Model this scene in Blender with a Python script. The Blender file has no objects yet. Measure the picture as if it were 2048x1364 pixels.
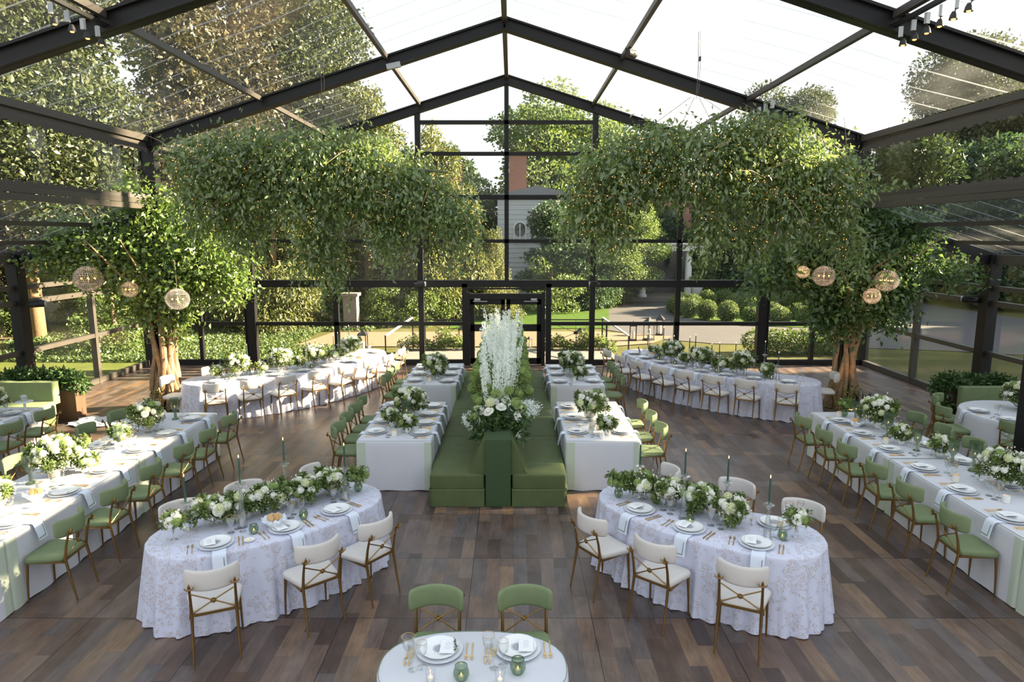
import bpy, bmesh, math, random
import numpy as np
from mathutils import Vector, Matrix
R = math.radians
PI = math.pi
sc = bpy.context.scene
COL = sc.collection
# ------------------------------------------------------------ camera, world, sun, exposure
cam_d = bpy.data.cameras.new('camera'); cam = bpy.data.objects.new('camera', cam_d); COL.objects.link(cam)
cam.location = (0.15, 0, 3.7); cam.rotation_euler = (PI/2-0.158, 0, 0)
cam_d.sensor_width = 36; cam_d.lens = 1331/2048*36; cam_d.clip_end = 400; cam_d.clip_start = .05
sc.camera = cam
sc.view_settings.view_transform = 'Standard'; sc.view_settings.look = 'None'
sc.view_settings.gamma = 1; sc.view_settings.exposure = 0.06; sc.view_settings.use_curve_mapping = False
w = bpy.data.worlds.new('world'); sc.world = w; w.use_nodes = True
wn = w.node_tree.nodes; wl = w.node_tree.links
bg = wn['Background']; bg.inputs['Strength'].default_value = 1.4
tc = wn.new('ShaderNodeTexCoord'); sx = wn.new('ShaderNodeSeparateXYZ'); wl.new(tc.outputs['Generated'], sx.inputs[0])
cr = wn.new('ShaderNodeValToRGB'); wl.new(sx.outputs['Z'], cr.inputs[0]); wl.new(cr.outputs[0], bg.inputs[0])
cr.color_ramp.elements[0].position = 0.0; cr.color_ramp.elements[0].color = (.95, .93, .88, 1)
cr.color_ramp.elements[1].position = 0.55; cr.color_ramp.elements[1].color = (.80, .89, 1.0, 1)
SUN_AZ = Vector((.99, .13, 0)).normalized(); SUN_EL = R(22)
sd = bpy.data.lights.new('sun', 'SUN'); sd.energy = 46; sd.angle = R(.8); sd.color = (1, .80, .52)
so = bpy.data.objects.new('sun', sd); COL.objects.link(so)
so.rotation_euler = (-(SUN_AZ*math.cos(SUN_EL)+Vector((0, 0, math.sin(SUN_EL))))).to_track_quat('-Z', 'Y').to_euler()
so.location = (60, 30, 20)

rnd = random.Random(7)
# ------------------------------------------------------------ material helpers
def mat(name):
    m = bpy.data.materials.new(name); m.use_nodes = True
    nt = m.node_tree; b = nt.nodes['Principled BSDF']
    return m, nt, b
def lk(nt, a, b): nt.links.new(a, b)
def nd(nt, t, **kw):
    n = nt.nodes.new(t)
    for k, v in kw.items():
        if k in n.inputs.keys() if hasattr(n.inputs, 'keys') else False: n.inputs[k].default_value = v
        else: setattr(n, k, v)
    return n
def rgba(c): return (c[0], c[1], c[2], 1)
def plain(name, col, rough=.6, metal=0, noise=0.0, nscale=20, spec=.5, bump=0, bscale=200):
    m, nt, b = mat(name)
    b.inputs['Base Color'].default_value = rgba(col); b.inputs['Roughness'].default_value = rough
    b.inputs['Metallic'].default_value = metal; b.inputs['Specular IOR Level'].default_value = spec
    t = nt.nodes.new('ShaderNodeTexCoord')
    if noise:
        n = nt.nodes.new('ShaderNodeTexNoise'); n.inputs['Scale'].default_value = nscale; n.inputs['Detail'].default_value = 4
        lk(nt, t.outputs['Object'], n.inputs['Vector'])
        mx = nt.nodes.new('ShaderNodeMix'); mx.data_type = 'RGBA'
        mx.inputs[6].default_value = rgba([c*(1-noise) for c in col]); mx.inputs[7].default_value = rgba([min(1, c*(1+noise)) for c in col])
        lk(nt, n.outputs['Fac'], mx.inputs[0]); lk(nt, mx.outputs[2], b.inputs['Base Color'])
    if bump:
        n2 = nt.nodes.new('ShaderNodeTexNoise'); n2.inputs['Scale'].default_value = bscale
        lk(nt, t.outputs['Object'], n2.inputs['Vector'])
        bp = nt.nodes.new('ShaderNodeBump'); bp.inputs['Strength'].default_value = bump; bp.inputs['Distance'].default_value = .01
        lk(nt, n2.outputs['Fac'], bp.inputs['Height']); lk(nt, bp.outputs[0], b.inputs['Normal'])
    return m
def emit(name, col, s):
    m, nt, b = mat(name)
    b.inputs['Base Color'].default_value = rgba(col); b.inputs['Emission Color'].default_value = rgba(col); b.inputs['Emission Strength'].default_value = s
    return m
def glassy(name, tint=(1, 1, 1), refl=.06, edge=.5, haze=0.0, hazecol=(.8, .85, .9), rough=.03, streak=0, hscale=3):
    """thin clear sheet: transparent body, view-angle gloss, a little milky scatter in streaks"""
    m = bpy.data.materials.new(name); m.use_nodes = True; nt = m.node_tree; nt.nodes.clear()
    out = nt.nodes.new('ShaderNodeOutputMaterial')
    tr = nt.nodes.new('ShaderNodeBsdfTransparent'); tr.inputs[0].default_value = rgba(tint)
    gl = nt.nodes.new('ShaderNodeBsdfGlossy'); gl.inputs['Roughness'].default_value = rough
    lw = nt.nodes.new('ShaderNodeLayerWeight'); lw.inputs['Blend'].default_value = .35
    mr = nt.nodes.new('ShaderNodeMapRange'); mr.inputs['To Min'].default_value = refl; mr.inputs['To Max'].default_value = edge
    lk(nt, lw.outputs['Facing'], mr.inputs[0])
    m1 = nt.nodes.new('ShaderNodeMixShader'); lk(nt, mr.outputs[0], m1.inputs[0]); lk(nt, tr.outputs[0], m1.inputs[1]); lk(nt, gl.outputs[0], m1.inputs[2])
    last = m1
    if haze:
        df = nt.nodes.new('ShaderNodeBsdfTranslucent'); df.inputs[0].default_value = rgba(hazecol)
        df2 = nt.nodes.new('ShaderNodeBsdfDiffuse'); df2.inputs[0].default_value = rgba(hazecol)
        ms = nt.nodes.new('ShaderNodeMixShader'); ms.inputs[0].default_value = .5
        lk(nt, df.outputs[0], ms.inputs[1]); lk(nt, df2.outputs[0], ms.inputs[2])
        t = nt.nodes.new('ShaderNodeTexCoord'); mp = nt.nodes.new('ShaderNodeMapping'); mp.inputs['Scale'].default_value = (hscale*.6, hscale*.25, hscale*.6)
        n = nt.nodes.new('ShaderNodeTexNoise'); n.inputs['Scale'].default_value = 1.5; n.inputs['Detail'].default_value = 6; n.inputs['Distortion'].default_value = 1.5
        lk(nt, t.outputs['Object'], mp.inputs[0]); lk(nt, mp.outputs[0], n.inputs['Vector'])
        r2 = nt.nodes.new('ShaderNodeMapRange'); r2.inputs['From Min'].default_value = .3; r2.inputs['From Max'].default_value = .75
        r2.inputs['To Min'].default_value = haze*.25; r2.inputs['To Max'].default_value = haze
        lk(nt, n.outputs['Fac'], r2.inputs[0])
        fac = r2.outputs[0]
        if streak:
            mp2 = nt.nodes.new('ShaderNodeMapping'); mp2.inputs['Scale'].default_value = (1, 1.0, 1); mp2.inputs['Rotation'].default_value = (0, 0, .12)
            wv = nt.nodes.new('ShaderNodeTexWave'); wv.bands_direction = 'Y'; wv.inputs['Scale'].default_value = .45; wv.inputs['Distortion'].default_value = 1.2; wv.inputs['Detail'].default_value = 3
            lk(nt, t.outputs['Object'], mp2.inputs[0]); lk(nt, mp2.outputs[0], wv.inputs['Vector'])
            r3 = nt.nodes.new('ShaderNodeMapRange'); r3.inputs['From Min'].default_value = .985; r3.inputs['From Max'].default_value = 1; r3.inputs['To Max'].default_value = streak
            lk(nt, wv.outputs['Fac'], r3.inputs[0])
            ad = nt.nodes.new('ShaderNodeMath'); ad.operation = 'ADD'; lk(nt, fac, ad.inputs[0]); lk(nt, r3.outputs[0], ad.inputs[1]); fac = ad.outputs[0]
        m2 = nt.nodes.new('ShaderNodeMixShader'); lk(nt, fac, m2.inputs[0]); lk(nt, m1.outputs[0], m2.inputs[1]); lk(nt, ms.outputs[0], m2.inputs[2]); last = m2
    lk(nt, last.outputs[0], out.inputs[0]); return m
def leafmat(name, c1, c2, trans=.35, rough=.5, gloss=.06):
    m = bpy.data.materials.new(name); m.use_nodes = True; nt = m.node_tree; nt.nodes.clear()
    out = nt.nodes.new('ShaderNodeOutputMaterial')
    g = nt.nodes.new('ShaderNodeNewGeometry'); r = nt.nodes.new('ShaderNodeValToRGB')
    r.color_ramp.elements[0].color = rgba(c1); r.color_ramp.elements[1].color = rgba(c2)
    lk(nt, g.outputs['Random Per Island'], r.inputs[0])
    df = nt.nodes.new('ShaderNodeBsdfDiffuse'); tl = nt.nodes.new('ShaderNodeBsdfTranslucent'); gl = nt.nodes.new('ShaderNodeBsdfGlossy')
    hs = nt.nodes.new('ShaderNodeHueSaturation'); hs.inputs['Hue'].default_value = .48; hs.inputs['Value'].default_value = 1.5
    lk(nt, r.outputs[0], df.inputs[0]); lk(nt, r.outputs[0], hs.inputs['Color']); lk(nt, hs.outputs[0], tl.inputs[0]); gl.inputs['Roughness'].default_value = rough
    m1 = nt.nodes.new('ShaderNodeMixShader'); m1.inputs[0].default_value = trans; lk(nt, df.outputs[0], m1.inputs[1]); lk(nt, tl.outputs[0], m1.inputs[2])
    m2 = nt.nodes.new('ShaderNodeMixShader'); m2.inputs[0].default_value = gloss; lk(nt, m1.outputs[0], m2.inputs[1]); lk(nt, gl.outputs[0], m2.inputs[2])
    lk(nt, m2.outputs[0], out.inputs[0]); return m

M = {}
M['frame'] = plain('dark_aluminium', (.010, .010, .012), .45, 0, .2, 3, .3)
M['frame2'] = plain('dark_bronze_profile', (.065, .058, .052), .45, spec=.4)
M['gold'] = plain('brushed_brass', (.27, .165, .06), .34, .85, .2, 30)
M['goldbright'] = plain('polished_gold', (.80, .55, .24), .28, .9)
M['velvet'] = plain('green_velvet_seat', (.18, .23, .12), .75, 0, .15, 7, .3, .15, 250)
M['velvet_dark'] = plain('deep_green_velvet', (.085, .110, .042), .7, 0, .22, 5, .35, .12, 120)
M['cream'] = plain('cream_upholstery', (.60, .57, .55), .8, 0, .04, 10, .3, .1, 300)
M['china'] = plain('white_china', (.85, .86, .88), .18)
M['marble'] = plain('grey_veined_charger', (.66, .69, .74), .2, 0, .12, 18)
M['crest'] = plain('grey_crest_print', (.36, .38, .44), .4, 0, .5, 120)
M['paper'] = plain('white_card', (.86, .87, .90), .7)
M['ink'] = plain('grey_ink', (.45, .46, .5), .7)
M['linen'] = plain('white_linen_cloth', (.62, .63, .69), .85, 0, .03, 5, .2, .12, 260)
M['napkin'] = plain('white_napkin_linen', (.70, .75, .86), .85, 0, .03, 30, .2)
M['sage'] = plain('sage_green_linen', (.50, .56, .47), .85, 0, .06, 40, .2)
M['piping'] = plain('green_piping', (.13, .22, .15), .7)
M['stripe'] = plain('green_embroidery', (.05, .17, .09), .7)
M['glass'] = glassy('clear_glass', (.97, .98, .98), .05, .75, rough=.02)
M['gglass'] = glassy('green_glass', (.50, .62, .47), .06, .6, haze=.18, hazecol=(.20, .34, .2), rough=.05, hscale=60)
M['rglass'] = glassy('ribbed_green_glass', (.52, .60, .48), .07, .6, haze=.35, hazecol=(.22, .33, .22), rough=.08, hscale=60)
M['cryst'] = glassy('crystal_beads', (.8, .8, .82), .25, .7, haze=.65, hazecol=(.62, .60, .58), rough=.1, hscale=60)
M['mercury'] = plain('mercury_glass', (.55, .55, .53), .2, .7, .5, 60)
M['water'] = glassy('water', (.93, .95, .96), .12, .6, haze=.15, hazecol=(.7, .75, .8), hscale=20)
M['wine'] = glassy('pale_champagne', (.95, .88, .6), .06, .5, haze=.2, hazecol=(.85, .75, .45), hscale=20)
M['wax'] = plain('ivory_wax', (.85, .82, .72), .5)
M['gwax'] = plain('dark_green_taper_wax', (.025, .075, .06), .45)
M['flame'] = emit('flame', (1, .5, .16), 9)
M['bulb'] = emit('warm_bulb', (1, .42, .10), 5)
M['fairy'] = emit('fairy_bulb', (1, .42, .10), 4)
M['leaf'] = leafmat('bouquet_leaf', (.045, .085, .018), (.19, .27, .06), .32)
M['leafd'] = leafmat('bouquet_leaf_dark', (.02, .055, .015), (.07, .15, .03), .25)
M['canopy'] = leafmat('smilax_leaf', (.045, .10, .02), (.25, .36, .10), .42, .35, .12)
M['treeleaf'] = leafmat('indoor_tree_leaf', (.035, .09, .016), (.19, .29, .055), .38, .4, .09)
M['treeshade'] = leafmat('shade_tinted_tree_leaf', (.03, .08, .018), (.12, .22, .055), .35, .4, .09)  # darker copy of the leaf colour, painting in the right tree's shade
M['lime'] = leafmat('lime_hydrangea', (.20, .32, .07), (.42, .54, .20), .35)
M['creamfl'] = leafmat('pale_yellow_hydrangea', (.58, .64, .38), (.80, .82, .62), .3)
M['petal'] = leafmat('white_petal', (.76, .77, .70), (.93, .93, .88), .25)
M['spike'] = leafmat('white_delphinium', (.78, .84, .80), (.94, .97, .95), .25)
M['bark'] = plain('vine_bark', (.30, .20, .12), .85, 0, .5, 12, .2, .6, 60)
M['twig'] = plain('pale_twig', (.30, .22, .15), .85)
M['cable'] = plain('grey_cable', (.16, .15, .15), .6)
M['metalgrey'] = plain('zinc_fixture', (.42, .44, .47), .4, .4)
M['black'] = plain('matt_black', (.012, .012, .013), .5)
M['pottery'] = plain('grey_stoneware', (.45, .46, .45), .5, 0, .12, 40)
M['whitepot'] = plain('white_ribbed_ceramic', (.80, .81, .80), .35)
M['cracker'] = plain('seeded_cracker', (.62, .40, .19), .8, 0, .35, 80)
M['butter'] = plain('butter', (.88, .80, .50), .4)
M['wood'] = plain('light_wood_block', (.50, .27, .10), .6, 0, .2, 30)
M['moss'] = leafmat('moss', (.05, .10, .01), (.18, .22, .02), .2)
M['pane'] = glassy('clear_vinyl_pane', (.93, .96, .95), .02, .22, haze=.014, hazecol=(.55, .62, .62), rough=.08, hscale=1.2)
M['roofpane'] = glassy('clear_vinyl_roof', (.93, .95, .94), .03, .22, haze=.09, hazecol=(.70, .74, .76), rough=.15, streak=.35, hscale=1.2)

# floor planks
def floor_mat():
    m, nt, b = mat('brown_grey_planks')
    t = nt.nodes.new('ShaderNodeTexCoord'); s = nt.nodes.new('ShaderNodeSeparateXYZ'); lk(nt, t.outputs['Object'], s.inputs[0])
    def mth(op, a, b_=None, c=None):
        n = nt.nodes.new('ShaderNodeMath'); n.operation = op
        for i, v in enumerate((a, b_, c)):
            if v is None: continue
            if isinstance(v, (int, float)): n.inputs[i].default_value = v
            else: lk(nt, v, n.inputs[i])
        return n.outputs[0]
    u = mth('DIVIDE', mth('ADD', s.outputs['X'], .29), .1525); row = mth('FLOOR', u)
    wr = nt.nodes.new('ShaderNodeTexWhiteNoise'); wr.noise_dimensions = '1D'; lk(nt, row, wr.inputs['W'])
    v = mth('ADD', mth('DIVIDE', mth('SUBTRACT', s.outputs['Y'], 6.0), .92), wr.outputs['Value']); colm = mth('FLOOR', v)
    cb = nt.nodes.new('ShaderNodeCombineXYZ'); lk(nt, row, cb.inputs[0]); lk(nt, colm, cb.inputs[1])
    # break cells at panel joints too
    pj = mth('FLOOR', mth('DIVIDE', mth('SUBTRACT', s.outputs['Y'], 6.0), 1.22)); lk(nt, pj, cb.inputs[2])
    wn2 = nt.nodes.new('ShaderNodeTexWhiteNoise'); lk(nt, cb.outputs[0], wn2.inputs['Vector'])
    ramp = nt.nodes.new('ShaderNodeValToRGB'); e = ramp.color_ramp.elements
    e[0].position = 0; e[0].color = (.052, .036, .031, 1); e[1].position = 1; e[1].color = (.165, .108, .072, 1)
    for p, c in ((.25, (.085, .055, .042, 1)), (.45, (.088, .074, .073, 1)), (.62, (.118, .074, .053, 1)), (.8, (.116, .090, .080, 1)), (.92, (.155, .098, .062, 1))):
        x = e.new(p); x.color = c
    lk(nt, wn2.outputs['Value'], ramp.inputs[0])
    mp = nt.nodes.new('ShaderNodeMapping'); mp.inputs['Scale'].default_value = (30, 3.2, 1); lk(nt, t.outputs['Object'], mp.inputs[0])
    ng = nt.nodes.new('ShaderNodeTexNoise'); ng.inputs['Scale'].default_value = 1.6; ng.inputs['Detail'].default_value = 7; ng.inputs['Distortion'].default_value = .6; lk(nt, mp.outputs[0], ng.inputs['Vector'])
    mp3 = nt.nodes.new('ShaderNodeMapping'); mp3.inputs['Scale'].default_value = (5, 2.2, 1); lk(nt, t.outputs['Object'], mp3.inputs[0])
    ng3 = nt.nodes.new('ShaderNodeTexNoise'); ng3.inputs['Scale'].default_value = 1.4; ng3.inputs['Detail'].default_value = 4; lk(nt, mp3.outputs[0], ng3.inputs['Vector'])
    k = mth('ADD', mth('MULTIPLY', ng.outputs['Fac'], 1.0), mth('MULTIPLY', ng3.outputs['Fac'], 1.35))
    vm = nt.nodes.new('ShaderNodeVectorMath'); vm.operation = 'SCALE'; lk(nt, ramp.outputs[0], vm.inputs[0]); lk(nt, k, vm.inputs['Scale'])
    # joints
    fu = mth('ABSOLUTE', mth('SUBTRACT', mth('FRACT', u), .5)); fv = mth('ABSOLUTE', mth('SUBTRACT', mth('FRACT', v), .5))
    ju = mth('GREATER_THAN', fu, .492); jv = mth('GREATER_THAN', fv, .4985)
    pu = mth('ABSOLUTE', mth('SUBTRACT', mth('FRACT', mth('DIVIDE', mth('ADD', s.outputs['X'], .29), 1.22)), .5))
    pv = mth('ABSOLUTE', mth('SUBTRACT', mth('FRACT', mth('DIVIDE', mth('SUBTRACT', s.outputs['Y'], 6.0), 1.22)), .5))
    jp = mth('MAXIMUM', mth('GREATER_THAN', pu, .4965), mth('GREATER_THAN', pv, .4965))
    jt = mth('MAXIMUM', mth('MULTIPLY', mth('MAXIMUM', ju, jv), .45), mth('MULTIPLY', jp, .85))
    mx = nt.nodes.new('ShaderNodeMix'); mx.data_type = 'RGBA'; lk(nt, jt, mx.inputs[0]); lk(nt, vm.outputs[0], mx.inputs[6]); mx.inputs[7].default_value = (.012, .009, .008, 1)
    lk(nt, mx.outputs[2], b.inputs['Base Color'])
    rr = nt.nodes.new('ShaderNodeMapRange'); rr.inputs['To Min'].default_value = .26; rr.inputs['To Max'].default_value = .44; lk(nt, ng.outputs['Fac'], rr.inputs[0]); lk(nt, rr.outputs[0], b.inputs['Roughness'])
    b.inputs['Specular IOR Level'].default_value = .5
    return m
M['floor'] = floor_mat()
# floral lilac cloth
def floral_mat():
    m, nt, b = mat('white_cloth_with_taupe_sprays')
    t = nt.nodes.new('ShaderNodeTexCoord')
    n1 = nt.nodes.new('ShaderNodeTexNoise'); n1.inputs['Scale'].default_value = 9; n1.inputs['Detail'].default_value = 3; n1.inputs['Distortion'].default_value = 1.2; lk(nt, t.outputs['Object'], n1.inputs['Vector'])
    v1 = nt.nodes.new('ShaderNodeTexVoronoi'); v1.inputs['Scale'].default_value = 62; v1.inputs['Randomness'].default_value = 1; lk(nt, t.outputs['Object'], v1.inputs['Vector'])
    n2 = nt.nodes.new('ShaderNodeTexNoise'); n2.inputs['Scale'].default_value = 42; n2.inputs['Detail'].default_value = 3; n2.inputs['Distortion'].default_value = 2.5; lk(nt, t.outputs['Object'], n2.inputs['Vector'])
    def mth(op, a, b_):
        n = nt.nodes.new('ShaderNodeMath'); n.operation = op
        for i, v in enumerate((a, b_)):
            if isinstance(v, (int, float)): n.inputs[i].default_value = v
            else: lk(nt, v, n.inputs[i])
        return n.outputs[0]
    sp = mth('GREATER_THAN', n1.outputs['Fac'], .515)
    dots = mth('LESS_THAN', v1.outputs['Distance'], .36)
    lines = mth('LESS_THAN', mth('ABSOLUTE', mth('SUBTRACT', n2.outputs['Fac'], .5), 0), .022)
    mk = mth('MULTIPLY', sp, mth('MAXIMUM', dots, lines))
    mx = nt.nodes.new('ShaderNodeMix'); mx.data_type = 'RGBA'; mx.inputs[6].default_value = (.60, .62, .76, 1); mx.inputs[7].default_value = (.40, .33, .31, 1)
    mk2 = mth('MULTIPLY', mk, .8)
    lk(nt, mk2, mx.inputs[0]); lk(nt, mx.outputs[2], b.inputs['Base Color']); b.inputs['Roughness'].default_value = .7; b.inputs['Specular IOR Level'].default_value = .3
    return m
M['floral'] = floral_mat()

# ------------------------------------------------------------ mesh helpers
class MB:
    def __init__(s): s.v = []; s.f = []
    def add(s, vs, fs):
        o = len(s.v); s.v += [tuple(x) for x in vs]; s.f += [tuple(i+o for i in f) for f in fs]; return s
    def box(s, c, d, rz=0, M_=None):
        x, y, z = d[0]/2, d[1]/2, d[2]/2
        vs = [Vector((a*x, b*y, e*z)) for a in (-1, 1) for b in (-1, 1) for e in (-1, 1)]
        m = Matrix.Rotation(rz, 4, 'Z') if M_ is None else M_
        vs = [m @ v + Vector(c) for v in vs]
        return s.add(vs, [(0, 1, 3, 2), (4, 6, 7, 5), (0, 4, 5, 1), (2, 3, 7, 6), (0, 2, 6, 4), (1, 5, 7, 3)])
    def beam(s, p, q, w_, h, up=(0, 0, 1)):
        p = Vector(p); q = Vector(q); d = (q-p); L = d.length; d.normalize(); u = Vector(up)
        sd_ = d.cross(u).normalized(); u = sd_.cross(d).normalized()
        vs = []
        for a in (p, q):
            for i, j in ((-1, -1), (1, -1), (1, 1), (-1, 1)): vs.append(a + sd_*(i*w_/2) + u*(j*h/2))
        return s.add(vs, [(3, 2, 1, 0), (4, 5, 6, 7), (0, 1, 5, 4), (1, 2, 6, 5), (2, 3, 7, 6), (3, 0, 4, 7)])
    def tube(s, pts, rad, n=8, cap=True):
        pts = [Vector(p) for p in pts]; k = len(pts)
        if isinstance(rad, (int, float)): rad = [rad]*k
        rings = []; prev = None
        for i, p in enumerate(pts):
            d = (pts[min(i+1, k-1)]-pts[max(i-1, 0)]).normalized()
            if prev is None:
                a = Vector((0, 0, 1)) if abs(d.z) < .9 else Vector((1, 0, 0)); x = d.cross(a).normalized()
            else: x = (prev - d*prev.dot(d)).normalized()
            prev = x; y = d.cross(x)
            rings.append([p + (x*math.cos(2*PI*j/n)+y*math.sin(2*PI*j/n))*rad[i] for j in range(n)])
        vs = [v for r in rings for v in r]; fs = []
        for i in range(k-1):
            for j in range(n): fs.append((i*n+j, i*n+(j+1) % n, (i+1)*n+(j+1) % n, (i+1)*n+j))
        if cap: fs.append(tuple(range(n-1, -1, -1))); fs.append(tuple((k-1)*n+j for j in range(n)))
        return s.add(vs, fs)
    def lathe(s, prof, n=16, c=(0, 0, 0), flute=0, fn=0, cap=(True, False)):
        vs = []; fs = []; k = len(prof)
        for (r, z) in prof:
            for j in range(n):
                a = 2*PI*j/n; rr = r*(1+flute*(math.cos(a*fn) if fn else 0)); vs.append((c[0]+rr*math.cos(a), c[1]+rr*math.sin(a), c[2]+z))
        for i in range(k-1):
            for j in range(n): fs.append((i*n+j, i*n+(j+1) % n, (i+1)*n+(j+1) % n, (i+1)*n+j))
        if cap[0] and prof[0][0] > 1e-5: fs.append(tuple(range(n-1, -1, -1)))
        if cap[1] and prof[-1][0] > 1e-5 : fs.append(tuple((k-1)*n+j for j in range(n)))
        return s.add(vs, fs)
    def sphere(s, c, r, n=10, m=6, sc_=(1, 1, 1)):
        prof = [(max(1e-4, math.sin(PI*i/m)), -math.cos(PI*i/m)) for i in range(m+1)]
        o = len(s.v); s.lathe([(a*r, b*r) for a, b in prof], n)
        for i in range(o, len(s.v)):
            v = s.v[i]; s.v[i] = (c[0]+v[0]*sc_[0], c[1]+v[1]*sc_[1], c[2]+v[2]*sc_[2])
        return s
    def rings(s, loops, closed_bottom=True, closed_top=True):
        n = len(loops[0]); o = len(s.v)
        vs = [v for l in loops for v in l]; fs = []
        for i in range(len(loops)-1):
            for j in range(n): fs.append((i*n+j, i*n+(j+1) % n, (i+1)*n+(j+1) % n, (i+1)*n+j))
        if closed_bottom: fs.append(tuple(range(n-1, -1, -1)))
        if closed_top: fs.append(tuple((len(loops)-1)*n+j for j in range(n)))
        return s.add(vs, fs)
    def mesh(s, name, m, smooth=False, ang=None):
        me = bpy.data.meshes.new(name); me.from_pydata(s.v, [], s.f); me.materials.append(m)
        if smooth: me.polygons.foreach_set('use_smooth', [True]*len(me.polygons))
        me.update()
        if smooth and ang:
            try: me.set_sharp_from_angle(angle=R(ang))
            except Exception: pass
        return me
    def build(s, name, m, parent=None, smooth=False, ang=40):
        return ob(name, s.mesh(name, m, smooth, ang), parent)
def ob(name, me, parent=None, loc=None):
    o = bpy.data.objects.new(name, me); COL.objects.link(o)
    if parent: o.parent = parent
    if loc is not None: o.location = loc
    return o
def tag(o, label=None, cat=None, group=None, kind=None):
    if label: o['label'] = label
    if cat: o['category'] = cat
    if group: o['group'] = group
    if kind: o['kind'] = kind
    return o
def thing(name, label, cat, loc=(0, 0, 0), rz=0, group=None):
    o = bpy.data.objects.new(name, None); COL.objects.link(o); o.empty_display_size = .1
    o.location = loc; o.rotation_euler = (0, 0, rz); return tag(o, label, cat, group)
def kids(o): return KID.get(o.name, [])
def dup(src, loc, rz=0, label=None, group=None, scale=None):
    def cp(o, par):
        c = o.copy(); COL.objects.link(c)
        if par is not None: c.parent = par
        for ch in list(o.children): cp(ch, c)
        return c
    r = cp(src, None); r.location = loc; r.rotation_euler = (0, 0, rz)
    if scale: r.scale = (scale,)*3 if isinstance(scale, (int, float)) else scale
    if label: r['label'] = label
    if group: r['group'] = group
    elif 'group' in r.keys(): del r['group']
    return r
class Kind:
    """first call places the source itself, later calls copy it with its parts"""
    def __init__(s, fn): s.fn = fn; s.src = None; s.used = False
    def __call__(s, loc, rz=0, label=None, group=None, scale=None):
        if s.src is None: s.src = s.fn()
        if not s.used:
            s.used = True; r = s.src; r.location = loc; r.rotation_euler = (0, 0, rz)
            if scale: r.scale = (scale,)*3 if isinstance(scale, (int, float)) else scale
            if label: r['label'] = label
            if group: r['group'] = group
            return r
        return dup(s.src, loc, rz, label, group, scale)
def np_mesh(name, V, F, m, smooth=False):
    """V (n,3), F (k,3|4) arrays"""
    me = bpy.data.meshes.new(name); V = np.asarray(V, dtype=np.float32); F = np.asarray(F, dtype=np.int32); k, w_ = F.shape
    me.vertices.add(len(V)); me.vertices.foreach_set('co', V.ravel())
    me.loops.add(k*w_); me.loops.foreach_set('vertex_index', F.ravel())
    me.polygons.add(k); me.polygons.foreach_set('loop_start', np.arange(0, k*w_, w_, dtype=np.int32))
    try: me.polygons.foreach_set('loop_total', np.full(k, w_, dtype=np.int32))
    except Exception: pass
    me.materials.append(m); me.update(calc_edges=True); me.validate()
    if smooth: me.polygons.foreach_set('use_smooth', [True]*k)
    return me
def leaf_arrays(P, L, rs, out=None, bias=.8, width=.5, droop=0.0, fold=.25):
    """folded diamond leaves at points P; L array of lengths; out: preferred directions"""
    n = len(P); D = rs.normal(size=(n, 3))
    if out is not None: D = D*(1-bias)+out*bias*1.2
    D[:, 2] -= droop
    D /= np.linalg.norm(D, axis=1, keepdims=True)+1e-9
    A = rs.normal(size=(n, 3)); W = np.cross(D, A); W /= np.linalg.norm(W, axis=1, keepdims=True)+1e-9
    N = np.cross(W, D); L = L[:, None]
    V = np.empty((n, 4, 3)); V[:, 0] = P; V[:, 2] = P + D*L - N*L*.12
    mid = P + D*L*.45
    V[:, 1] = mid + W*L*width*.5 + N*L*fold*.35; V[:, 3] = mid - W*L*width*.5 + N*L*fold*.35
    idx = np.arange(n)[:, None]*4
    F = np.concatenate([idx+np.array([[0, 1, 2]]), idx+np.array([[0, 2, 3]])], axis=1).reshape(-1, 3)
    return V.reshape(-1, 3), F
def blob_points(n, blobs, rs, shell=.55):
    """blobs: (cx,cy,cz,rx,ry,rz); points fill the outer shell of each, fewer inside the others"""
    wts = np.array([(b[3]*b[4]*b[5])**.67 for b in blobs]); wts /= wts.sum()
    k = rs.choice(len(blobs), n, p=wts); B = np.array(blobs)[k]
    d = rs.normal(size=(n, 3)); d /= np.linalg.norm(d, axis=1, keepdims=True)
    r = shell + (1-shell)*rs.random(n)**.7
    r *= 1 + rs.normal(size=n)*.06
    return B[:, :3] + d*r[:, None]*B[:, 3:], d
def foliage(name, n, blobs, size, m, seed=1, parent=None, shell=.55, width=.5, droop=.15, jit=.35, clump=0):
    rs = np.random.RandomState(seed)
    if clump:
        C, cd = blob_points(n//clump, blobs, rs, shell); P = np.repeat(C, clump, 0)+rs.normal(size=(len(C)*clump, 3))*size*1.6; d = np.repeat(cd, clump, 0)
    else: P, d = blob_points(n, blobs, rs, shell)
    L = size*(1+jit*rs.normal(size=len(P))).clip(.4, 1.9)
    V, F = leaf_arrays(P, L, rs, d, .45, width, droop)
    return ob(name, np_mesh(name, V, F, m), parent)
# ------------------------------------------------------------ the glasshouse tent
YB, Y2, Y1, Y0 = 18.86, 14.06, 8.85, 3.8
XC, XW, XWR = 7.3, 10.3, 10.25
ZE, ZR, ZL, ZA = 5.7, 7.97, 4.3, 3.3
def struct(o): return tag(o, kind='structure')
fl = MB(); fl.box((0, 9, -.06), (21.2, 20.4, .12)); floor = struct(fl.build('floor', M['floor']))
def roofz(x): return ZR-(ZR-ZE)*abs(x)/XC
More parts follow.
